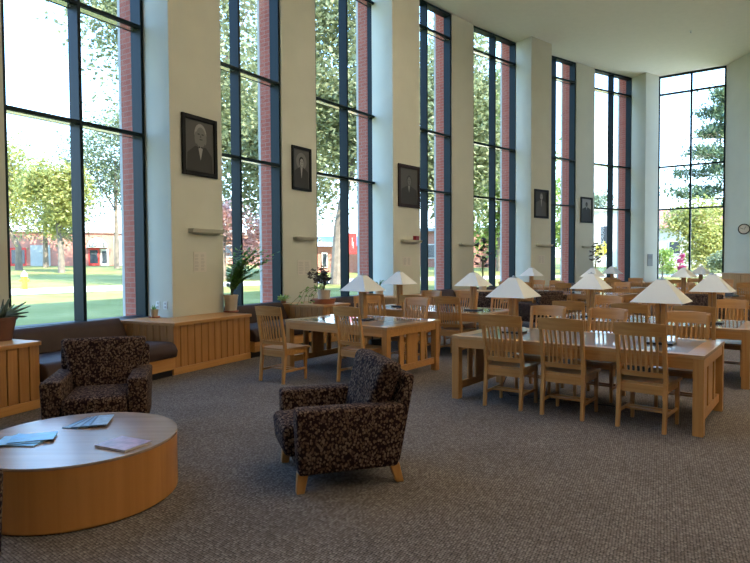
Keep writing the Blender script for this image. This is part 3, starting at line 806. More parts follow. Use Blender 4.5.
m = MB(); m.tube([(-.07, 0, .41), (-.07, 0, .47), (-.03, 0, .50), (.03, 0, .50), (.07, 0, .47), (.07, 0, .41)], .010, 6); m.build('bag_handle', M['black'], t, True)
# cord under the right foreground table
c0 = Vector((2.291, 6.518, 0)); u = Vector((.7896, -.6137, 0)); v = Vector((.6137, .7896, 0))
m = MB(); m.tube([c0-u*.83+v*.1+Vector((0, 0, .70)), c0-u*.85+v*.1+Vector((0, 0, .4)), c0-u*.95+v*.0+Vector((0, 0, .08)), c0-u*.8-v*.1+Vector((0, 0, .008)), c0-u*.4-v*.05+Vector((0, 0, .008)), c0+u*.1+v*.05+Vector((0, 0, .008)), c0+u*.6+v*.1+Vector((0, 0, .008))], .007, 6)
tag(m.build('power_cord', M['black'], smooth=True), label='black power cord hanging under the right foreground table', cat='cord')

# ------------------------------------------------------------------ upholstered armchair
def make_armchair():
    r = empty('armchair', cat='armchair', label='x')
    def hx(x0, x1, y0, y1, z0, z1, X0=None, X1=None, Y0=None, Y1=None, Z1b=None):
        X0 = x0 if X0 is None else X0; X1 = x1 if X1 is None else X1; Y0 = y0 if Y0 is None else Y0; Y1 = y1 if Y1 is None else Y1
        zb = z1 if Z1b is None else Z1b                             # z of the rear top edge
        return [(x0, y0, z0), (x1, y0, z0), (x1, y1, z0), (x0, y1, z0), (X0, Y0, zb), (X1, Y0, zb), (X1, Y1, z1), (X0, Y1, z1)]
    F = M['fabric']
    soft(MB().hexa(hx(-.27, .27, -.30, .36, .14, .30), .02, 2).build('seat_base', F, r))
    m = MB(); m.hexa(hx(-.255, .255, -.20, .44, .22, .45, Y1=.46), .05, 4); soft(m.build('seat_cushion', F, r))
    for s in (-1, 1):
        x0, x1 = (.262, .415) if s > 0 else (-.415, -.262)
        X0, X1 = (.258, .43) if s > 0 else (-.43, -.258)
        m = MB(); m.hexa(hx(x0, x1, -.35, .37, .135, .588, X0=X0, X1=X1, Y0=-.41, Y1=.385, Z1b=.58), .028, 3); soft(m.build('armrest', F, r))
    m = MB(); m.hexa(hx(-.385, .385, -.375, -.27, .15, .785, X0=-.405, X1=.405, Y0=-.49, Y1=-.40), .03, 3); soft(m.build('back_shell', F, r))
    m = MB(); m.hexa(hx(-.258, .258, -.31, -.11, .42, .885, X0=-.39, X1=.39, Y0=-.41, Y1=-.255, Z1b=.865), .05, 4); soft(m.build('back_cushion', F, r))
    for sx in (-1, 1):
        for sy, y in ((1, .33), (-1, -.33)):
            m = MB(); x = sx*.335; a, b = .028, .038; ky = .02 if sy > 0 else -.05
            m.hexa([(x-a+0, y-a+ky, 0), (x+a, y-a+ky, 0), (x+a, y+a+ky, 0), (x-a, y+a+ky, 0), (x-b, y-b, .15), (x+b, y-b, .15), (x+b, y+b, .15), (x-b, y+b, .15)], .004, 1)
            m.build('leg', M['oak'], r)
    return r
ARM = make_armchair()
def face(dx, dy): return math.atan2(dy, dx)-R_(90)
G = 'patterned armchairs'
inst(ARM, USED, (-.295, 4.45, 0), face(-.953, -.302), 'dark leaf-patterned armchair in the middle of the carpet, seen from its side', G)
inst(ARM, USED, (-2.545, 5.42, 0), face(.30, -.95), 'dark leaf-patterned armchair facing us behind the round low table', G)
inst(ARM, USED, (-2.307, 2.56, 0), face(.12, .99), 'dark leaf-patterned armchair cut off by the left edge before the round table', G)
inst(ARM, USED, (4.03, 14.3, 0), face(-.4, .9), 'distant patterned armchair behind the right foreground table\'s window-end lamp', G)
inst(ARM, USED, (2.74, 14.1, 0), face(.5, .85), 'distant patterned armchair behind the two-lamp table, closer to the windows', G)
inst(ARM, USED, (6.75, 12.2, 0), face(-.6, -.8), 'distant patterned armchair behind the right lamp of the foreground table', G)

# ------------------------------------------------------------------ round low table with magazines
t = empty('round_low_table', (-2.060, 4.035, 0), label='round drum-shaped oak low table in the left foreground', cat='table')
m = MB(); m.lathe([(.0, 0), (.630, 0), (.630, .012), (.650, .014), (.650, .385), (0, .385)], 96); soft(m.build('drum_side', M['oak_orange'], t), 30)
m = MB(); m.lathe([(0, .3852), (.651, .3852), (.654, .392), (.652, .404), (0, .405)], 96); soft(m.build('table_top', M['drum_top'], t), 30)
def leaflet(x, y, rz, w, d, h, mats, label, z=.3852, spine=None, group='magazines and leaflets on the round table', pages=True, nm='magazine'):
    t = empty(nm, (x, y, z), rz, label=label, cat='magazine', group=group)
    if pages: MB().box(-w/2+.003, w/2-.003, -d/2+.003, d/2-.003, .0008, h).build('pages', M['paper'], t)
    m = MB(); m.box(-w/2, w/2, -d/2, d/2, h, h+.0015)
    m.box(-w/2, w/2, -d/2, d/2, 0, .0008)
    m.box(-w/2-.001, -w/2+.0005, -d/2, d/2, 0, h+.0015); m.build('cover', mats, t)
    if spine: MB().box(-w/2, w/2, d/2-.014, d/2, h+.0016, h+.0022).box(-w/2, -w/2+.012, -d/2, d/2-.0141, h+.0016, h+.0022).build('cover_edge', spine, t)
    return t
Z0 = .4052
leaflet(-2.36, 3.93, R_(-6), .29, .25, .006, M['mag_blue'], 'pale blue sheet at the bottom of the blue pile', z=Z0)
leaflet(-2.38, 3.92, R_(14), .27, .21, .004, M['mag_pale'], 'light blue leaflet in the middle of the blue pile', z=Z0+.0078)
leaflet(-2.32, 3.95, R_(20), .27, .19, .004, M['mag_blue'], 'light blue leaflet on top of the blue pile', z=Z0+.0136)
for i in range(4):
    leaflet(-2.185+.045*i, 4.355+.006*i, R_(80+8*i), .29, .12, .0035, mats=M['mag_grey'] if i % 2 else M['mag_steel'], z=Z0+.0052*i,
            label=['leaflet nearest the window in the fanned row', 'second leaflet from the window in the fanned row', 'third leaflet from the window in the fanned row', 'last leaflet of the fanned row, toward the table edge'][i], spine=M['mag_dark'])
leaflet(-1.655, 3.825, R_(-25), .27, .22, .012, M['mag_red'], 'thick mauve magazine alone near the right rim of the round table', z=Z0)

# ------------------------------------------------------------------ house plants
def pot_mesh(r0, r1, h, n=24): 
    m = MB(); m.lathe([(0, 0), (r0, 0), (r1, h*.88), (r1*1.08, h*.88), (r1*1.08, h), (r1*.92, h), (r1*.9, h*.9)], n); return m
def soil_mesh(r, z):
    m = MB(); m.lathe([(0, z), (r, z-.002)], 20); return m
CT = .7455
# succulent at the left edge
t = empty('potted_succulent', P(34.76, 156.75, CT), label='grey-green spiky succulent in a terracotta pot at the left edge', cat='plant')
soft(pot_mesh(.115, .16, .26).build('pot', M['darkpot'], t), 40); soil_mesh(.14, .235).build('soil', M['soil'], t)
m = MB()
for i in range(26):
    a = i*2.4; el = .25+.9*((i % 7)/6); Ln = .22+.16*RND.random()
    b = Vector((.03*math.cos(a), .03*math.sin(a), .235)); d = Vector((math.cos(a)*math.cos(el), math.sin(a)*math.cos(el), math.sin(el)))
    p = [b, b+d*Ln*.5, b+d*Ln+Vector((0, 0, -.04*math.cos(el)))]
    m.tube(p, .028, 5, .005)
m.build('leaves', M['leaf_agave'], t, True)
# small pot by the first reveal
t = empty('small_potted_seedling', P(35.22, 152.36, CT), label='tiny seedling in a small cream pot by the first window', cat='plant')
m = MB(); m.lathe([(0, 0), (.085, 0), (.09, .02), (.08, .02), (0, .015)], 20); m.build('saucer', M['saucer'], t)
m = MB(); m.lathe([(0, .016), (.052, .016), (.066, .13), (.058, .13), (.056, .12), (0, .118)], 20); soft(m.build('pot', M['pot'], t), 40)
m = MB()
for i in range(7):
    a = i*.9; b = Vector((0, 0, .118)); d = Vector((.05*math.cos(a), .05*math.sin(a), .05+.02*(i % 3))); m.leaf(b, b+d, .025)
m.build('leaves', M['leaf_house'], t)
# leafy zz plant
t = empty('potted_leafy_plant', P(34.84, 150.22, CT), label='tall arching green leafy plant in a pale pot before the second window', cat='plant')
m = MB(); m.lathe([(0, 0), (.125, 0), (.13, .03), (.115, .03), (0, .02)], 24); m.build('saucer', M['saucer'], t)
m = MB(); m.lathe([(0, .022), (.095, .022), (.125, .29), (.115, .30), (.105, .28), (0, .275)], 24); soft(m.build('pot', M['pot'], t), 40)
st, lv = MB(), MB()
for i in range(24):
    a = rz_of(150.2)+RND.uniform(-1.3, .75); lean = RND.uniform(.15, .85); Ln = RND.uniform(.45, .95)
    pts = [Vector((.03*math.cos(a), .03*math.sin(a), .275))]
    for s in range(1, 9):
        q = s/8; pts.append(Vector(((.03+lean*q*q*Ln)*math.cos(a), (.03+lean*q*q*Ln)*math.sin(a), .275+Ln*q*(1-.28*lean*q))))
    st.tube(pts, .007, 5, .003)
    for s in range(3, 9):
        d = (pts[s]-pts[s-1]).normalized(); side = d.cross(Vector((0, 0, 1)))
        if side.length < .05: side = Vector((math.sin(a), -math.cos(a), 0))
        side.normalize()
        for sg in (-1, 1):
            for kk in (0, .5): 
                b = pts[s-1].lerp(pts[s], kk); lv.leaf(b, b+side*sg*.105+d*.05+Vector((0, 0, RND.uniform(-.03, .03))), .062)
    lv.leaf(pts[-1], pts[-1]+d*.09, .04)
st.build('stems', M['stem'], t); lv.build('leaves', M['leaf_house'], t)
# small green plant on the sill
t = empty('small_sill_plant', P(35.33, 147.02, .757), label='low bright green plant on the sill behind the pulled-out chair', cat='plant')
m = MB(); m.lathe([(0, 0), (.05, 0), (.06, .08), (.05, .08), (0, .07)], 16); m.build('pot', M['terracotta'], t)
m = MB()
for i in range(44):
    a = RND.uniform(0, 6.28); r0 = RND.uniform(0, .15); b = Vector((r0*.6*math.cos(a), r0*.6*math.sin(a), .07+RND.uniform(0, .07)))
    m.leaf(b, b+Vector((math.cos(a)*.09, math.sin(a)*.09, RND.uniform(-.02, .05))), .06)
m.build('leaves', M['leaf_bright'], t)
# trailing plant on cabinet two
t = empty('potted_trailing_plant', P(34.68, 146.18, CT), label='dark trailing plant in a pale pot on a terracotta tray', cat='plant')
m = MB(); m.lathe([(0, 0), (.22, 0), (.25, .10), (.235, .10), (0, .08)], 28); soft(m.build('tray', M['terracotta'], t), 40)
m = MB(); m.lathe([(0, .082), (.12, .082), (.14, .28), (.128, .28), (.12, .27), (0, .265)], 24); soft(m.build('pot', M['pot'], t), 40)
st, lv, tr = MB(), MB(), MB()
rzl = rz_of(146.18); lx = Vector((math.cos(rzl), math.sin(rzl), 0))
for i in range(12):
    a = RND.uniform(0, 6.28); Ln = RND.uniform(.2, .48)
    tip = Vector((math.cos(a)*.2-.10, math.sin(a)*.2-.08, .27+Ln))
    pts = [Vector((0, 0, .265)).lerp(tip, q/4)+Vector((0, 0, .04*math.sin(q/4*3.14))) for q in range(5)]
    st.tube(pts, .006, 5, .003)
    for s in (2, 3, 4):
        for kk in range(5):
            aa = RND.uniform(0, 6.28); lv.leaf(pts[s], pts[s]+Vector((math.cos(aa)*.09, math.sin(aa)*.09, RND.uniform(-.06, .06))), .085)
for i in range(5):
    pts = []; sx = -1
    Ln = .35+.16*i
    for q in range(7):
        f = q/6; pts.append(-lx*(Ln*f)+Vector((.03*math.sin(q*2+i), .03*math.cos(q*2+i)-.03*i*f, .27-.23*f*f+.12*math.sin(f*3.1))))
    st.tube(pts, .004, 5)
    for q in range(1, 7):
        aa = RND.uniform(0, 6.28); tr.leaf(pts[q], pts[q]+Vector((math.cos(aa)*.07, math.sin(aa)*.07, RND.uniform(-.04, .06))), .085)
st.build('stems', M['stem'], t); lv.build('dark_leaves', M['leaf_dark'], t); tr.build('trailing_leaves', M['leaf_house'], t)
# spider plant behind the single lamp
t = empty('potted_spider_plant', P(35.20, 141.78, CT), label='thin-leaved spider plant by the third window reveal, behind a lamp', cat='plant')
m = MB(); m.lathe([(0, 0), (.09, 0), (.11, .20), (.10, .20), (0, .18)], 20); soft(m.build('pot', M['pot'], t), 40)
m = MB()
for i in range(22):
    a = rz_of(141.8)+math.pi+RND.uniform(-1.2, 1.2); Ln = RND.uniform(.32, .52); prev = Vector((0, 0, .18))
    for s in range(1, 5):
        f = s/4; q = Vector((math.cos(a)*Ln*f*.75, math.sin(a)*Ln*f*.75, .18+Ln*(f*1.05-.6*f*f)))
        if s < 4: m.tube([prev, q], .010, 4, .009)
        else: m.tube([prev, q], .009, 4, .002)
        prev = q
m.build('leaves', M['leaf_house'], t)
def dark_tree(th, R, zmin, zmax, rad, label, n):
    t = empty('potted_dark_leaved_plant', P(R, th, CT), label=label, cat='plant')
    m = MB(); m.lathe([(0, 0), (.11, 0), (.14, .24), (.125, .24), (0, .22)], 20); soft(m.build('pot', M['pot'], t), 40)
    st, lv = MB(), MB()
    for i in range(n):
        a = i*2.4; z = zmin+(zmax-zmin)*(i+.5)/n-CT; rr = rad*RND.uniform(.3, 1)
        st.tube([(0, 0, .22), (.02*math.cos(a), .02*math.sin(a), z*.6), (rr*math.cos(a), rr*math.sin(a), z)], .008, 5, .004)
        for k in range(7):
            aa = RND.uniform(0, 6.28); b = Vector((rr*math.cos(a), rr*math.sin(a), z))
            lv.leaf(b, b+Vector((math.cos(aa)*.12, math.sin(aa)*.12, RND.uniform(-.09, .06))), .13)
    st.build('stems', M['stem'], t); lv.build('leaves', M['leaf_dark'], t)
dark_tree(134.75, 34.86, 1.45, 2.30, .20, 'tall dark-leaved plant in front of the fifth window', 12)
dark_tree(124.4, 34.84, 1.55, 2.25, .24, 'tall dark-leaved plant below the last portrait, by the seventh window', 12)

# ------------------------------------------------------------------ outdoors
def gz(R): return -.05+.026*(R-36) if R < 78 else 1.04+.013*(R-78)
def ring(name, R0s, mat, lift=0, t0=40, t1=205, thick=0):
    m = MB(); ts = [t0+(t1-t0)*i/110 for i in range(111)]
    rows = [[m.bm.verts.new(P(R, t, gz(R)+lift)) for t in ts] for R in R0s]
    for a, b in zip(rows, rows[1:]):
        for i in range(110): m.bm.faces.new([a[i], a[i+1], b[i+1], b[i]])
    return tag(m.build(name, mat), kind='structure')
ring('lawn', [36.3, 45, 55, 65, 78, 100, 140, 220], M['grass'])
ring('path', [51.5, 53, 55.2], M['path'], .02)

def ground_at(x, y): return gz(math.hypot(x-CX, y-CY))
def tree(x, y, trunk_r, crown, label, leaf, n, size, lean=(0, 0), name='leafy_tree', th=None, blobs=16, group='trees beyond the windows', branches=6):
    """crown: (cx,cy,cz,rx,ry,rz) relative to the trunk foot"""
    z = ground_at(x, y); t = empty(name, (x, y, z), label=label, cat='tree' if 'shrub' not in name and 'bush' not in name else 'shrub', group=group)
    cx, cy, cz, rx, ry, rz = crown; rng = random.Random(int(abs(x*100+y*10)))
    m = MB(); top = Vector((cx, cy, cz))
    tp = [Vector((0, 0, -.2)), Vector((lean[0]*.4, lean[1]*.4, cz*.3)), Vector((cx*.7+lean[0], cy*.7+lean[1], cz*.65)), top]
    m.tube(tp, trunk_r, 9, trunk_r*.35)
    B = []
    for i in range(blobs):
        while True:
            q = Vector((rng.uniform(-1, 1), rng.uniform(-1, 1), rng.uniform(-1, 1)))
            if .25 < q.length < 1: break
        B.append(Vector((cx+q.x*rx*.8, cy+q.y*ry*.8, cz+q.z*rz*.8)))
    for i in range(min(branches, blobs)):
        s = tp[2].lerp(top, rng.uniform(-.4, .9)); m.tube([s, s.lerp(B[i], .5)+Vector((0, 0, .3)), B[i]], trunk_r*.35, 6, trunk_r*.08)
    m.build('trunk', M['bark'], t)
    m = MB(); br = min(rx, rz)*.42
    for i in range(n):
        b = B[i % blobs]
        q = Vector((rng.gauss(0, .5), rng.gauss(0, .5), rng.gauss(0, .42)))*br
        p = b+q; d = Vector((rng.uniform(-1, 1), rng.uniform(-1, 1), rng.uniform(-.8, .5))).normalized()*size*rng.uniform(.7, 1.3)
        m.leaf(p, p+d, size*.75, .2, Vector((rng.uniform(-1, 1), rng.uniform(-1, 1), 1)))
    m.build('crown', M[leaf], t)
    return t
# first window: low yellow-green trees on the lawn
tree(-29.6, 49, .30, (-1.5, 0, 6.2, 5.2, 4, 4.4), 'yellow-green lawn tree at the left side of the first window', 'leaf_yellow', 9000, .30, blobs=24)
tree(-23.4, 44, .26, (-.3, 0, 5.6, 2.5, 2.4, 3.3), 'smaller yellow-green lawn tree beside the first window\'s mullion', 'leaf_yellow', 7500, .27, blobs=22)
tree(-24.5, 56, .26, (0, 0, 10.2, 5.4, 4, 5.2), 'blue-green tree farther back in the first window', 'leaf_blue', 9000, .30, blobs=24)
tree(-33.5, 60, .3, (0, 0, 6.4, 5.0, 4, 4.0), 'pale green tree behind the yellow-green lawn trees', 'leaf_mid', 7000, .30, blobs=22)
# big trees close to the building
tree(-7.4, 27.0, .34, (-1.4, 0, 11.2, 5.0, 2.6, 5.8), 'tall tree whose branches hang into the first and second windows', 'leaf_mid', 15000, .24, blobs=30)
tree(-8.1, 44.0, .34, (0, 0, 10.2, 6.4, 3.8, 8.4), 'dense green tree filling the second window', 'leaf_mid', 22000, .36, blobs=44)
tree(-2.25, 33.5, .36, (.6, .3, 11.0, 5.0, 3.2, 7.2), 'thick-trunked tree standing in the third window', 'leaf_mid', 19000, .30, lean=(.5, 0), blobs=28, branches=12)
tree(5.8, 45.5, .30, (0, 0, 12.4, 5.2, 3.4, 9.4), 'tall green tree filling the fourth window', 'leaf_mid', 21000, .36, blobs=44)
tree(11.4, 54.0, .30, (0, 0, 9.8, 5.2, 3.6, 9.2), 'bright green tree in the fifth window', 'leaf_bright', 23000, .40, blobs=44)
tree(18.6, 58.0, .2, (0, 0, 5.6, 2.4, 1.8, 5.0), 'slim bright tree in the sixth window', 'leaf_bright', 2600, .34, blobs=14)
tree(32.5, 84.0, .3, (0, 0, 6.8, 4.2, 3, 3.2), 'small distant tree top above the white building', 'leaf_blue', 2400, .45, blobs=12)
tree(-9.5, 37.0, .2, (0, 0, 2.9, 3.6, 2, 2.0), 'pink-leaved small tree low in the second window', 'leaf_pink', 2600, .30, blobs=14)
tree(17.2, 48.0, .12, (0, 0, 1.6, 2.0, 1.5, 1.4), 'golden shrub before the white building', 'leaf_gold', 1600, .26, name='golden_shrub', group='shrubs beyond the windows', blobs=10)
# end window: pine, yellow-green trees, bushes
def pine(x, y, H, label):
    z = ground_at(x, y); t = empty('pine_tree', (x, y, z), label=label, cat='tree', group='trees beyond the windows'); rng = random.Random(3)
    m = MB(); m.tube([(0, 0, -.2), (0, 0, H*.5), (0, 0, H)], .35, 9, .08); lv = MB()
    for i in range(26):
        zz = H*(.30+.68*i/26); L = 6.4*(1-.72*i/26)*rng.uniform(.6, 1.1); a = i*2.4
        e = Vector((math.cos(a)*L, math.sin(a)*L, zz+L*.06)); s = Vector((0, 0, zz))
        m.tube([s, s.lerp(e, .5)+Vector((0, 0, -.15)), e], .09, 5, .02)
        for k in range(430):
            f = rng.uniform(.3, 1.05); p = s.lerp(e, f)+Vector((rng.gauss(0, .55), rng.gauss(0, .55), rng.gauss(0, .26)))
            d = Vector((rng.uniform(-1, 1), rng.uniform(-1, 1), rng.uniform(-.2, .9))).normalized()*.5
            lv.leaf(p, p+d, .2)
    m.build('trunk', M['bark'], t); lv.build('needles', M['leaf_pine'], t)
pine(30.2, 50.0, 15.5, 'tall layered pine at the right of the corner window')
tree(25.6, 45.5, .2, (0, 0, 3.3, 3.2, 2.0, 2.7), 'wide yellow-green tree low in the corner window', 'leaf_yellow', 5200, .28, blobs=22)
tree(30.4, 49.4, .2, (0, 0, 3.0, 2.6, 1.6, 2.7), 'olive tree at the lower right of the corner window', 'leaf_yellow', 3600, .28, blobs=18)
tree(20.5, 42.0, .08, (0, 0, 1.1, 1.0, .9, 1.0), 'bright green bush at the lower left of the corner window', 'leaf_bright', 1100, .2, name='green_bush', group='shrubs beyond the windows', blobs=9)
tree(25.0, 42.0, .08, (0, 0, 1.0, 1.5, .9, .9), 'dark green bush at the lower right of the corner window', 'leaf_blue', 1300, .2, name='green_bush', group='shrubs beyond the windows', blobs=9)
tree(21.0, 40.5, .05, (0, 0, 1.2, .35, .35, .7), 'magenta flowering shrub in the middle of the corner window', 'leaf_magenta', 420, .16, name='flowering_shrub', group='shrubs beyond the windows', blobs=6)

# buildings
def building(name, label, x, y, rz, w, d, h, wall, roof, roofkind='flat', wins=(), doors=(), base=None, hip=2.1):
    z = ground_at(x, y) if base is None else base
    t = empty(name, (x, y, z), rz, label=label, cat='building', group='buildings across the lawn')
    MB().box(-w/2, w/2, 0, d, -.5, h).build('brick_walls' if wall.name.startswith('red_b') else 'walls', wall, t)
    if roofkind == 'flat': MB().box(-w/2-.3, w/2+.3, -.3, d+.3, h, h+.35).build('roof', roof, t)
    else: MB().hexa([(-w/2-.5, -.6, h), (w/2+.5, -.6, h), (w/2+.5, d+.6, h), (-w/2-.5, d+.6, h), (-w/2+.6, d*.4, h+hip), (w/2-.6, d*.4, h+hip), (w/2-.6, d*.6, h+hip), (-w/2+.6, d*.6, h+hip)]).build('roof', roof, t)
    for (x0, x1, z0, z1) in wins:
        f = MB().box(x0, x1, -.08, -.005, z0, z1).build('window', M['concrete'], t)
        MB().box(x0+.1, x1-.1, -.1, -.081, z0+.1, z1-.1).build('pane', M['dark_glass'], f)
    for (x0, x1, z1, red) in doors:
        f = MB().box(x0, x1, -.12, -.005, 0, z1).build('door', M['red'] if red else M['concrete'], t)
        n = max(1, round((x1-x0)/1.0)); s = (x1-x0)/n
        for i in range(n): MB().box(x0+i*s+.15, x0+(i+1)*s-.15, -.14, -.121, .3, z1-.25).build('door_glass', M['dark_glass'], f)
    return t
# facing the camera, seen through the first two windows
fx, fy = -33.5, 70.0
rz1 = math.atan2(33.5, 70.0)
b = building('brick_school_building', 'long low red brick building across the lawn with a white arched door hood', fx, fy, rz1, 46, 12, 3.9, M['brick_far'], M['concrete'],
             wins=[(-12.0, -10.2, 1.3, 2.1), (9, 11, 1, 2.6), (14, 17, 1, 2.6)],
             doors=[(-8.4, -6.8, 2.1, True), (-.45, .7, 2.1, True), (.85, 1.7, 2.0, False)])
m = MB(); n = 16
prof = [(.5+1.1*math.cos(R_(180*i/n)), 2.15+1.15*math.sin(R_(180*i/n))) for i in range(n+1)]
vs0 = [m.bm.verts.new((x, -.9, z)) for x, z in prof]; vs1 = [m.bm.verts.new((x, -.01, z)) for x, z in prof]
m.bm.faces.new(vs0); m.bm.faces.new(vs1[::-1])
for i in range(n): m.bm.faces.new([vs0[i], vs0[i+1], vs1[i+1], vs1[i]])
m.bm.faces.new([vs0[0], vs1[0], vs1[-1], vs0[-1]])
hood = m.build('arched_hood', M['concrete'], b)
cu = bpy.data.curves.new('lettering', 'FONT'); cu.body = 'LOVE'; cu.size = .68; cu.extrude = .02; cu.align_x = 'CENTER'; cu.space_character = 1.15
tmp = bpy.data.objects.new('tmp', cu); COL.objects.link(tmp); bpy.context.view_layer.update()
lm = bpy.data.meshes.new_from_object(tmp.evaluated_get(bpy.context.evaluated_depsgraph_get())); bpy.data.objects.remove(tmp)
lo = bpy.data.objects.new('lettering', lm); COL.objects.link(lo); lm.materials.clear(); lm.materials.append(M['black'])
lo.parent = hood; lo.location = (.5, -.93, 2.25); lo.rotation_euler = (R_(90), 0, 0)
MB().box(-6.4, -4.4, -.1, -.001, 0, 2.4).build('grey_panel', M['stone'], b)
MB().box(2.3, 4.2, -.1, -.001, 0, 3.6).build('slatted_panel', M['stone'], b)
building('brick_pavilion', 'small red brick building with a grey roof in the third window', -3.6, 50.0, R_(4), 9, 7, 2.2, M['brick_far'], M['roof_grey'], 'hip', wins=[(-.9, -.4, .4, 1.7), (2.4, 2.9, .4, 1.7)], hip=1.0)
building('brick_hall', 'red brick building low in the fourth and fifth windows', 10.8, 64.0, R_(-12), 12, 6, 4.0, M['brick_far'], M['roof_grey'], 'flat', wins=[(-5.4, -4.2, 1, 2.6), (-1.4, -.4, 1, 2.6), (2, 3.2, 1, 2.6)])
building('white_concrete_building', 'tall white concrete building in the seventh window', 25.6, 66.0, R_(-20), 7.5, 5, 6.2, M['concrete'], M['concrete'], 'flat', wins=[(-.4, .6, 1.2, 4.6), (1.6, 2.6, 1.2, 4.6)])
building('brick_annex', 'red brick annex right of the white concrete building', 33.6, 76.0, R_(-22), 4.5, 5, 5.0, M['brick_far'], M['roof_grey'], 'flat', wins=[(-1.6, .4, 2.4, 3.6)])
building('grey_house', 'pale grey house with brown-red roof in the corner window', 32.6, 61.0, R_(-28), 8, 4, 4.2, M['concrete'], M['roof_red'], 'hip', wins=[(-4.6, -3.4, 1.4, 2.8), (-2, -.8, 1.4, 2.8)])

# banner on a pole, hydrant
bx, by = -1.15, 31.0
z = ground_at(bx, by)
t = empty('red_banner', (bx, by, z), R_(3), label='red vertical banner on a lamp pole in the third window', cat='banner')
MB().lathe([(0, -.2), (.05, -.2), (.045, 3.6), (0, 3.6)], 10, (-.26, 0)).build('pole', M['stone'], t)
m = MB(); m.box(-.20, .19, -.012, .012, 1.75, 2.85); m.build('banner_cloth', M['red'], t)
m = MB(); m.box(-.05, -.02, -.016, -.0125, 2.2, 2.62); m.box(.0, .03, -.016, -.0125, 2.05, 2.4); m.build('banner_mark', M['paper'], t)
hx_, hy_ = -15.6, 26.2
z = ground_at(hx_, hy_)
t = empty('fire_hydrant', (hx_, hy_, z), R_(20), label='yellow fire hydrant with pale cap on the lawn in the first window', cat='fire hydrant')
m = MB(); m.lathe([(0, -.1), (.17, -.1), (.17, .04), (.11, .05), (.11, .55), (.14, .56), (.14, .60), (0, .60)], 20); soft(m.build('barrel', M['yellow'], t), 40)
m = MB(); m.lathe([(.135, .60), (.12, .70), (.07, .78), (.03, .80), (.03, .86), (0, .86)], 20); soft(m.build('bonnet', M['concrete'], t), 40)
for a in (0, 90, 180):
    m = MB(); q = Vector((math.cos(R_(a)), math.sin(R_(a)), 0)); m.tube([q*.09+Vector((0, 0, .42)), q*.19+Vector((0, 0, .42))], .055, 12); m.build('outlet_cap', M['yellow'], t)

# ------------------------------------------------------------------ light
w = bpy.data.worlds.new('sky'); S.world = w; w.use_nodes = True
nt = w.node_tree; nt.nodes.clear()
out = nt.nodes.new('ShaderNodeOutputWorld'); bg = nt.nodes.new('ShaderNodeBackground')
tc = nt.nodes.new('ShaderNodeTexCoord'); sp = nt.nodes.new('ShaderNodeSeparateXYZ'); rp = nt.nodes.new('ShaderNodeValToRGB')
nt.links.new(tc.outputs['Generated'], sp.inputs[0]); nt.links.new(sp.outputs[2], rp.inputs['Fac'])
e = rp.color_ramp.elements
e[0].position = 0; e[0].color = (.74, .88, 1.0, 1)
e[1].position = 1; e[1].color = (.2, .4, .9, 1)
n = e.new(.17); n.color = (.46, .70, 1.0, 1)
n = e.new(.34); n.color = (.29, .54, 1.0, 1)
nt.links.new(rp.outputs['Color'], bg.inputs['Color']); bg.inputs['Strength'].default_value = 5.6
nt.links.new(bg.outputs[0], out.inputs[0])
sun = bpy.data.lights.new('sun', 'SUN'); sun.energy = 12; sun.angle = R_(.6); sun.color = (1, .93, .80)
so = bpy.data.objects.new('sun', sun); COL.objects.link(so)
d = Vector((-.62, .72, -.80)).normalized(); so.rotation_euler = d.to_track_quat('-Z', 'Y').to_euler()

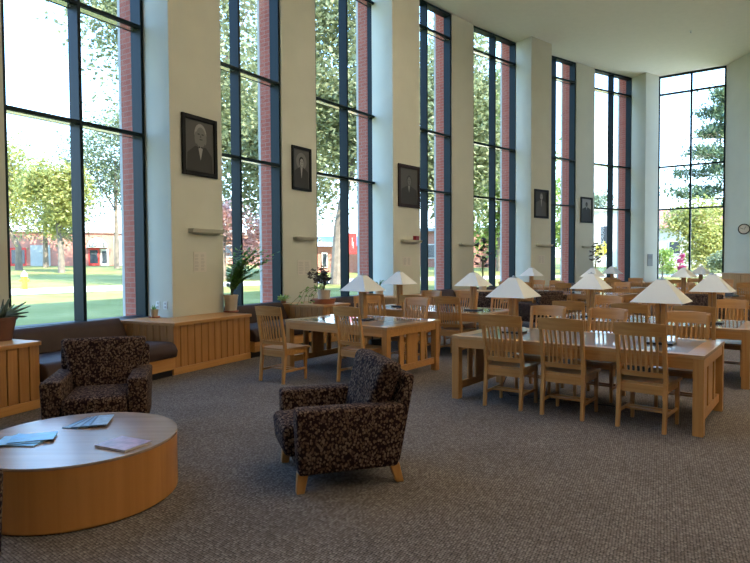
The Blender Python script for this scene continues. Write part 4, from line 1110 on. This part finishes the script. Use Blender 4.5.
# unseen fill lights added over the reading room to brighten walls and ceiling
def add_fill_light(x, y, lab, wd, wu):
    z = 7.9
    t = empty('added_fill_light', (x, y, z), label='added unseen up-and-down fill light, ' + lab, cat='fill light', group='added fill lights')
    m = MB(); a = .6
    for q in (-1, 1): m.box(-a, a, q*a-.02, q*a+.02, -.05, .05); m.box(q*a-.02, q*a+.02, -a+.02, a-.02, -.05, .05)
    m.box(-a+.02, a-.02, -a+.02, a-.02, -.01, .01)
    m.build('housing', M['white'], t)
    MB().box(-.008, .008, -.008, .008, .011, ZT-z).build('hanger', M['metal'], t)
    for nm, e, zz, rx in (('down_fill', wd, -.03, 0), ('up_fill', wu, .03, math.pi)):
        l = bpy.data.lights.new(nm, 'AREA'); l.shape = 'SQUARE'; l.size = 1.1; l.energy = e; l.color = (1.0, .93, .80)
        o = bpy.data.objects.new(nm, l); COL.objects.link(o); o.parent = t; o.location = (0, 0, zz); o.rotation_euler.x = rx
    return t
for iy, y in enumerate((-3, 2, 7, 12)):
    for ix, x in enumerate((3.0, 7.0, 11.0)):
        add_fill_light(x, y, '%s from the right wall, %s from the back' % (('third', 'second', 'first')[ix], ('first', 'second', 'third', 'fourth')[iy]), 13, 95)

# ------------------------------------------------------------------ camera and view
cam = bpy.data.cameras.new('camera'); co = bpy.data.objects.new('camera', cam); COL.objects.link(co)
cam.sensor_fit = 'HORIZONTAL'; cam.sensor_width = 36; cam.lens = 588.98/750*36; cam.clip_start = .05; cam.clip_end = 600
pitch, roll = R_(1.91993), R_(-.32109)
fw = Vector((0, math.cos(pitch), -math.sin(pitch))); up0 = Vector((0, math.sin(pitch), math.cos(pitch))); rt0 = Vector((1, 0, 0))
c_, s_ = math.cos(roll), math.sin(roll)
# picture x = c*a - s*b, picture y(down) = s*a + c*b
rt = rt0*c_+up0*s_ if True else rt0
dn0 = -up0
rt = rt0*c_ - dn0*s_; dn = rt0*s_ + dn0*c_
up = -dn
mat = Matrix(((rt.x, up.x, -fw.x), (rt.y, up.y, -fw.y), (rt.z, up.z, -fw.z))).to_4x4()
mat.translation = (0, 0, 1.59648)
co.matrix_world = mat
S.camera = co
S.view_settings.view_transform = 'Standard'; S.view_settings.look = 'None'; S.view_settings.gamma = 1; S.view_settings.exposure = .45
S.view_settings.use_curve_mapping = False
S.cycles.max_bounces = 8; S.cycles.transparent_max_bounces = 16; S.cycles.caustics_reflective = False; S.cycles.caustics_refractive = False
S.cycles.sample_clamp_indirect = 6
S.cycles.use_denoising = True
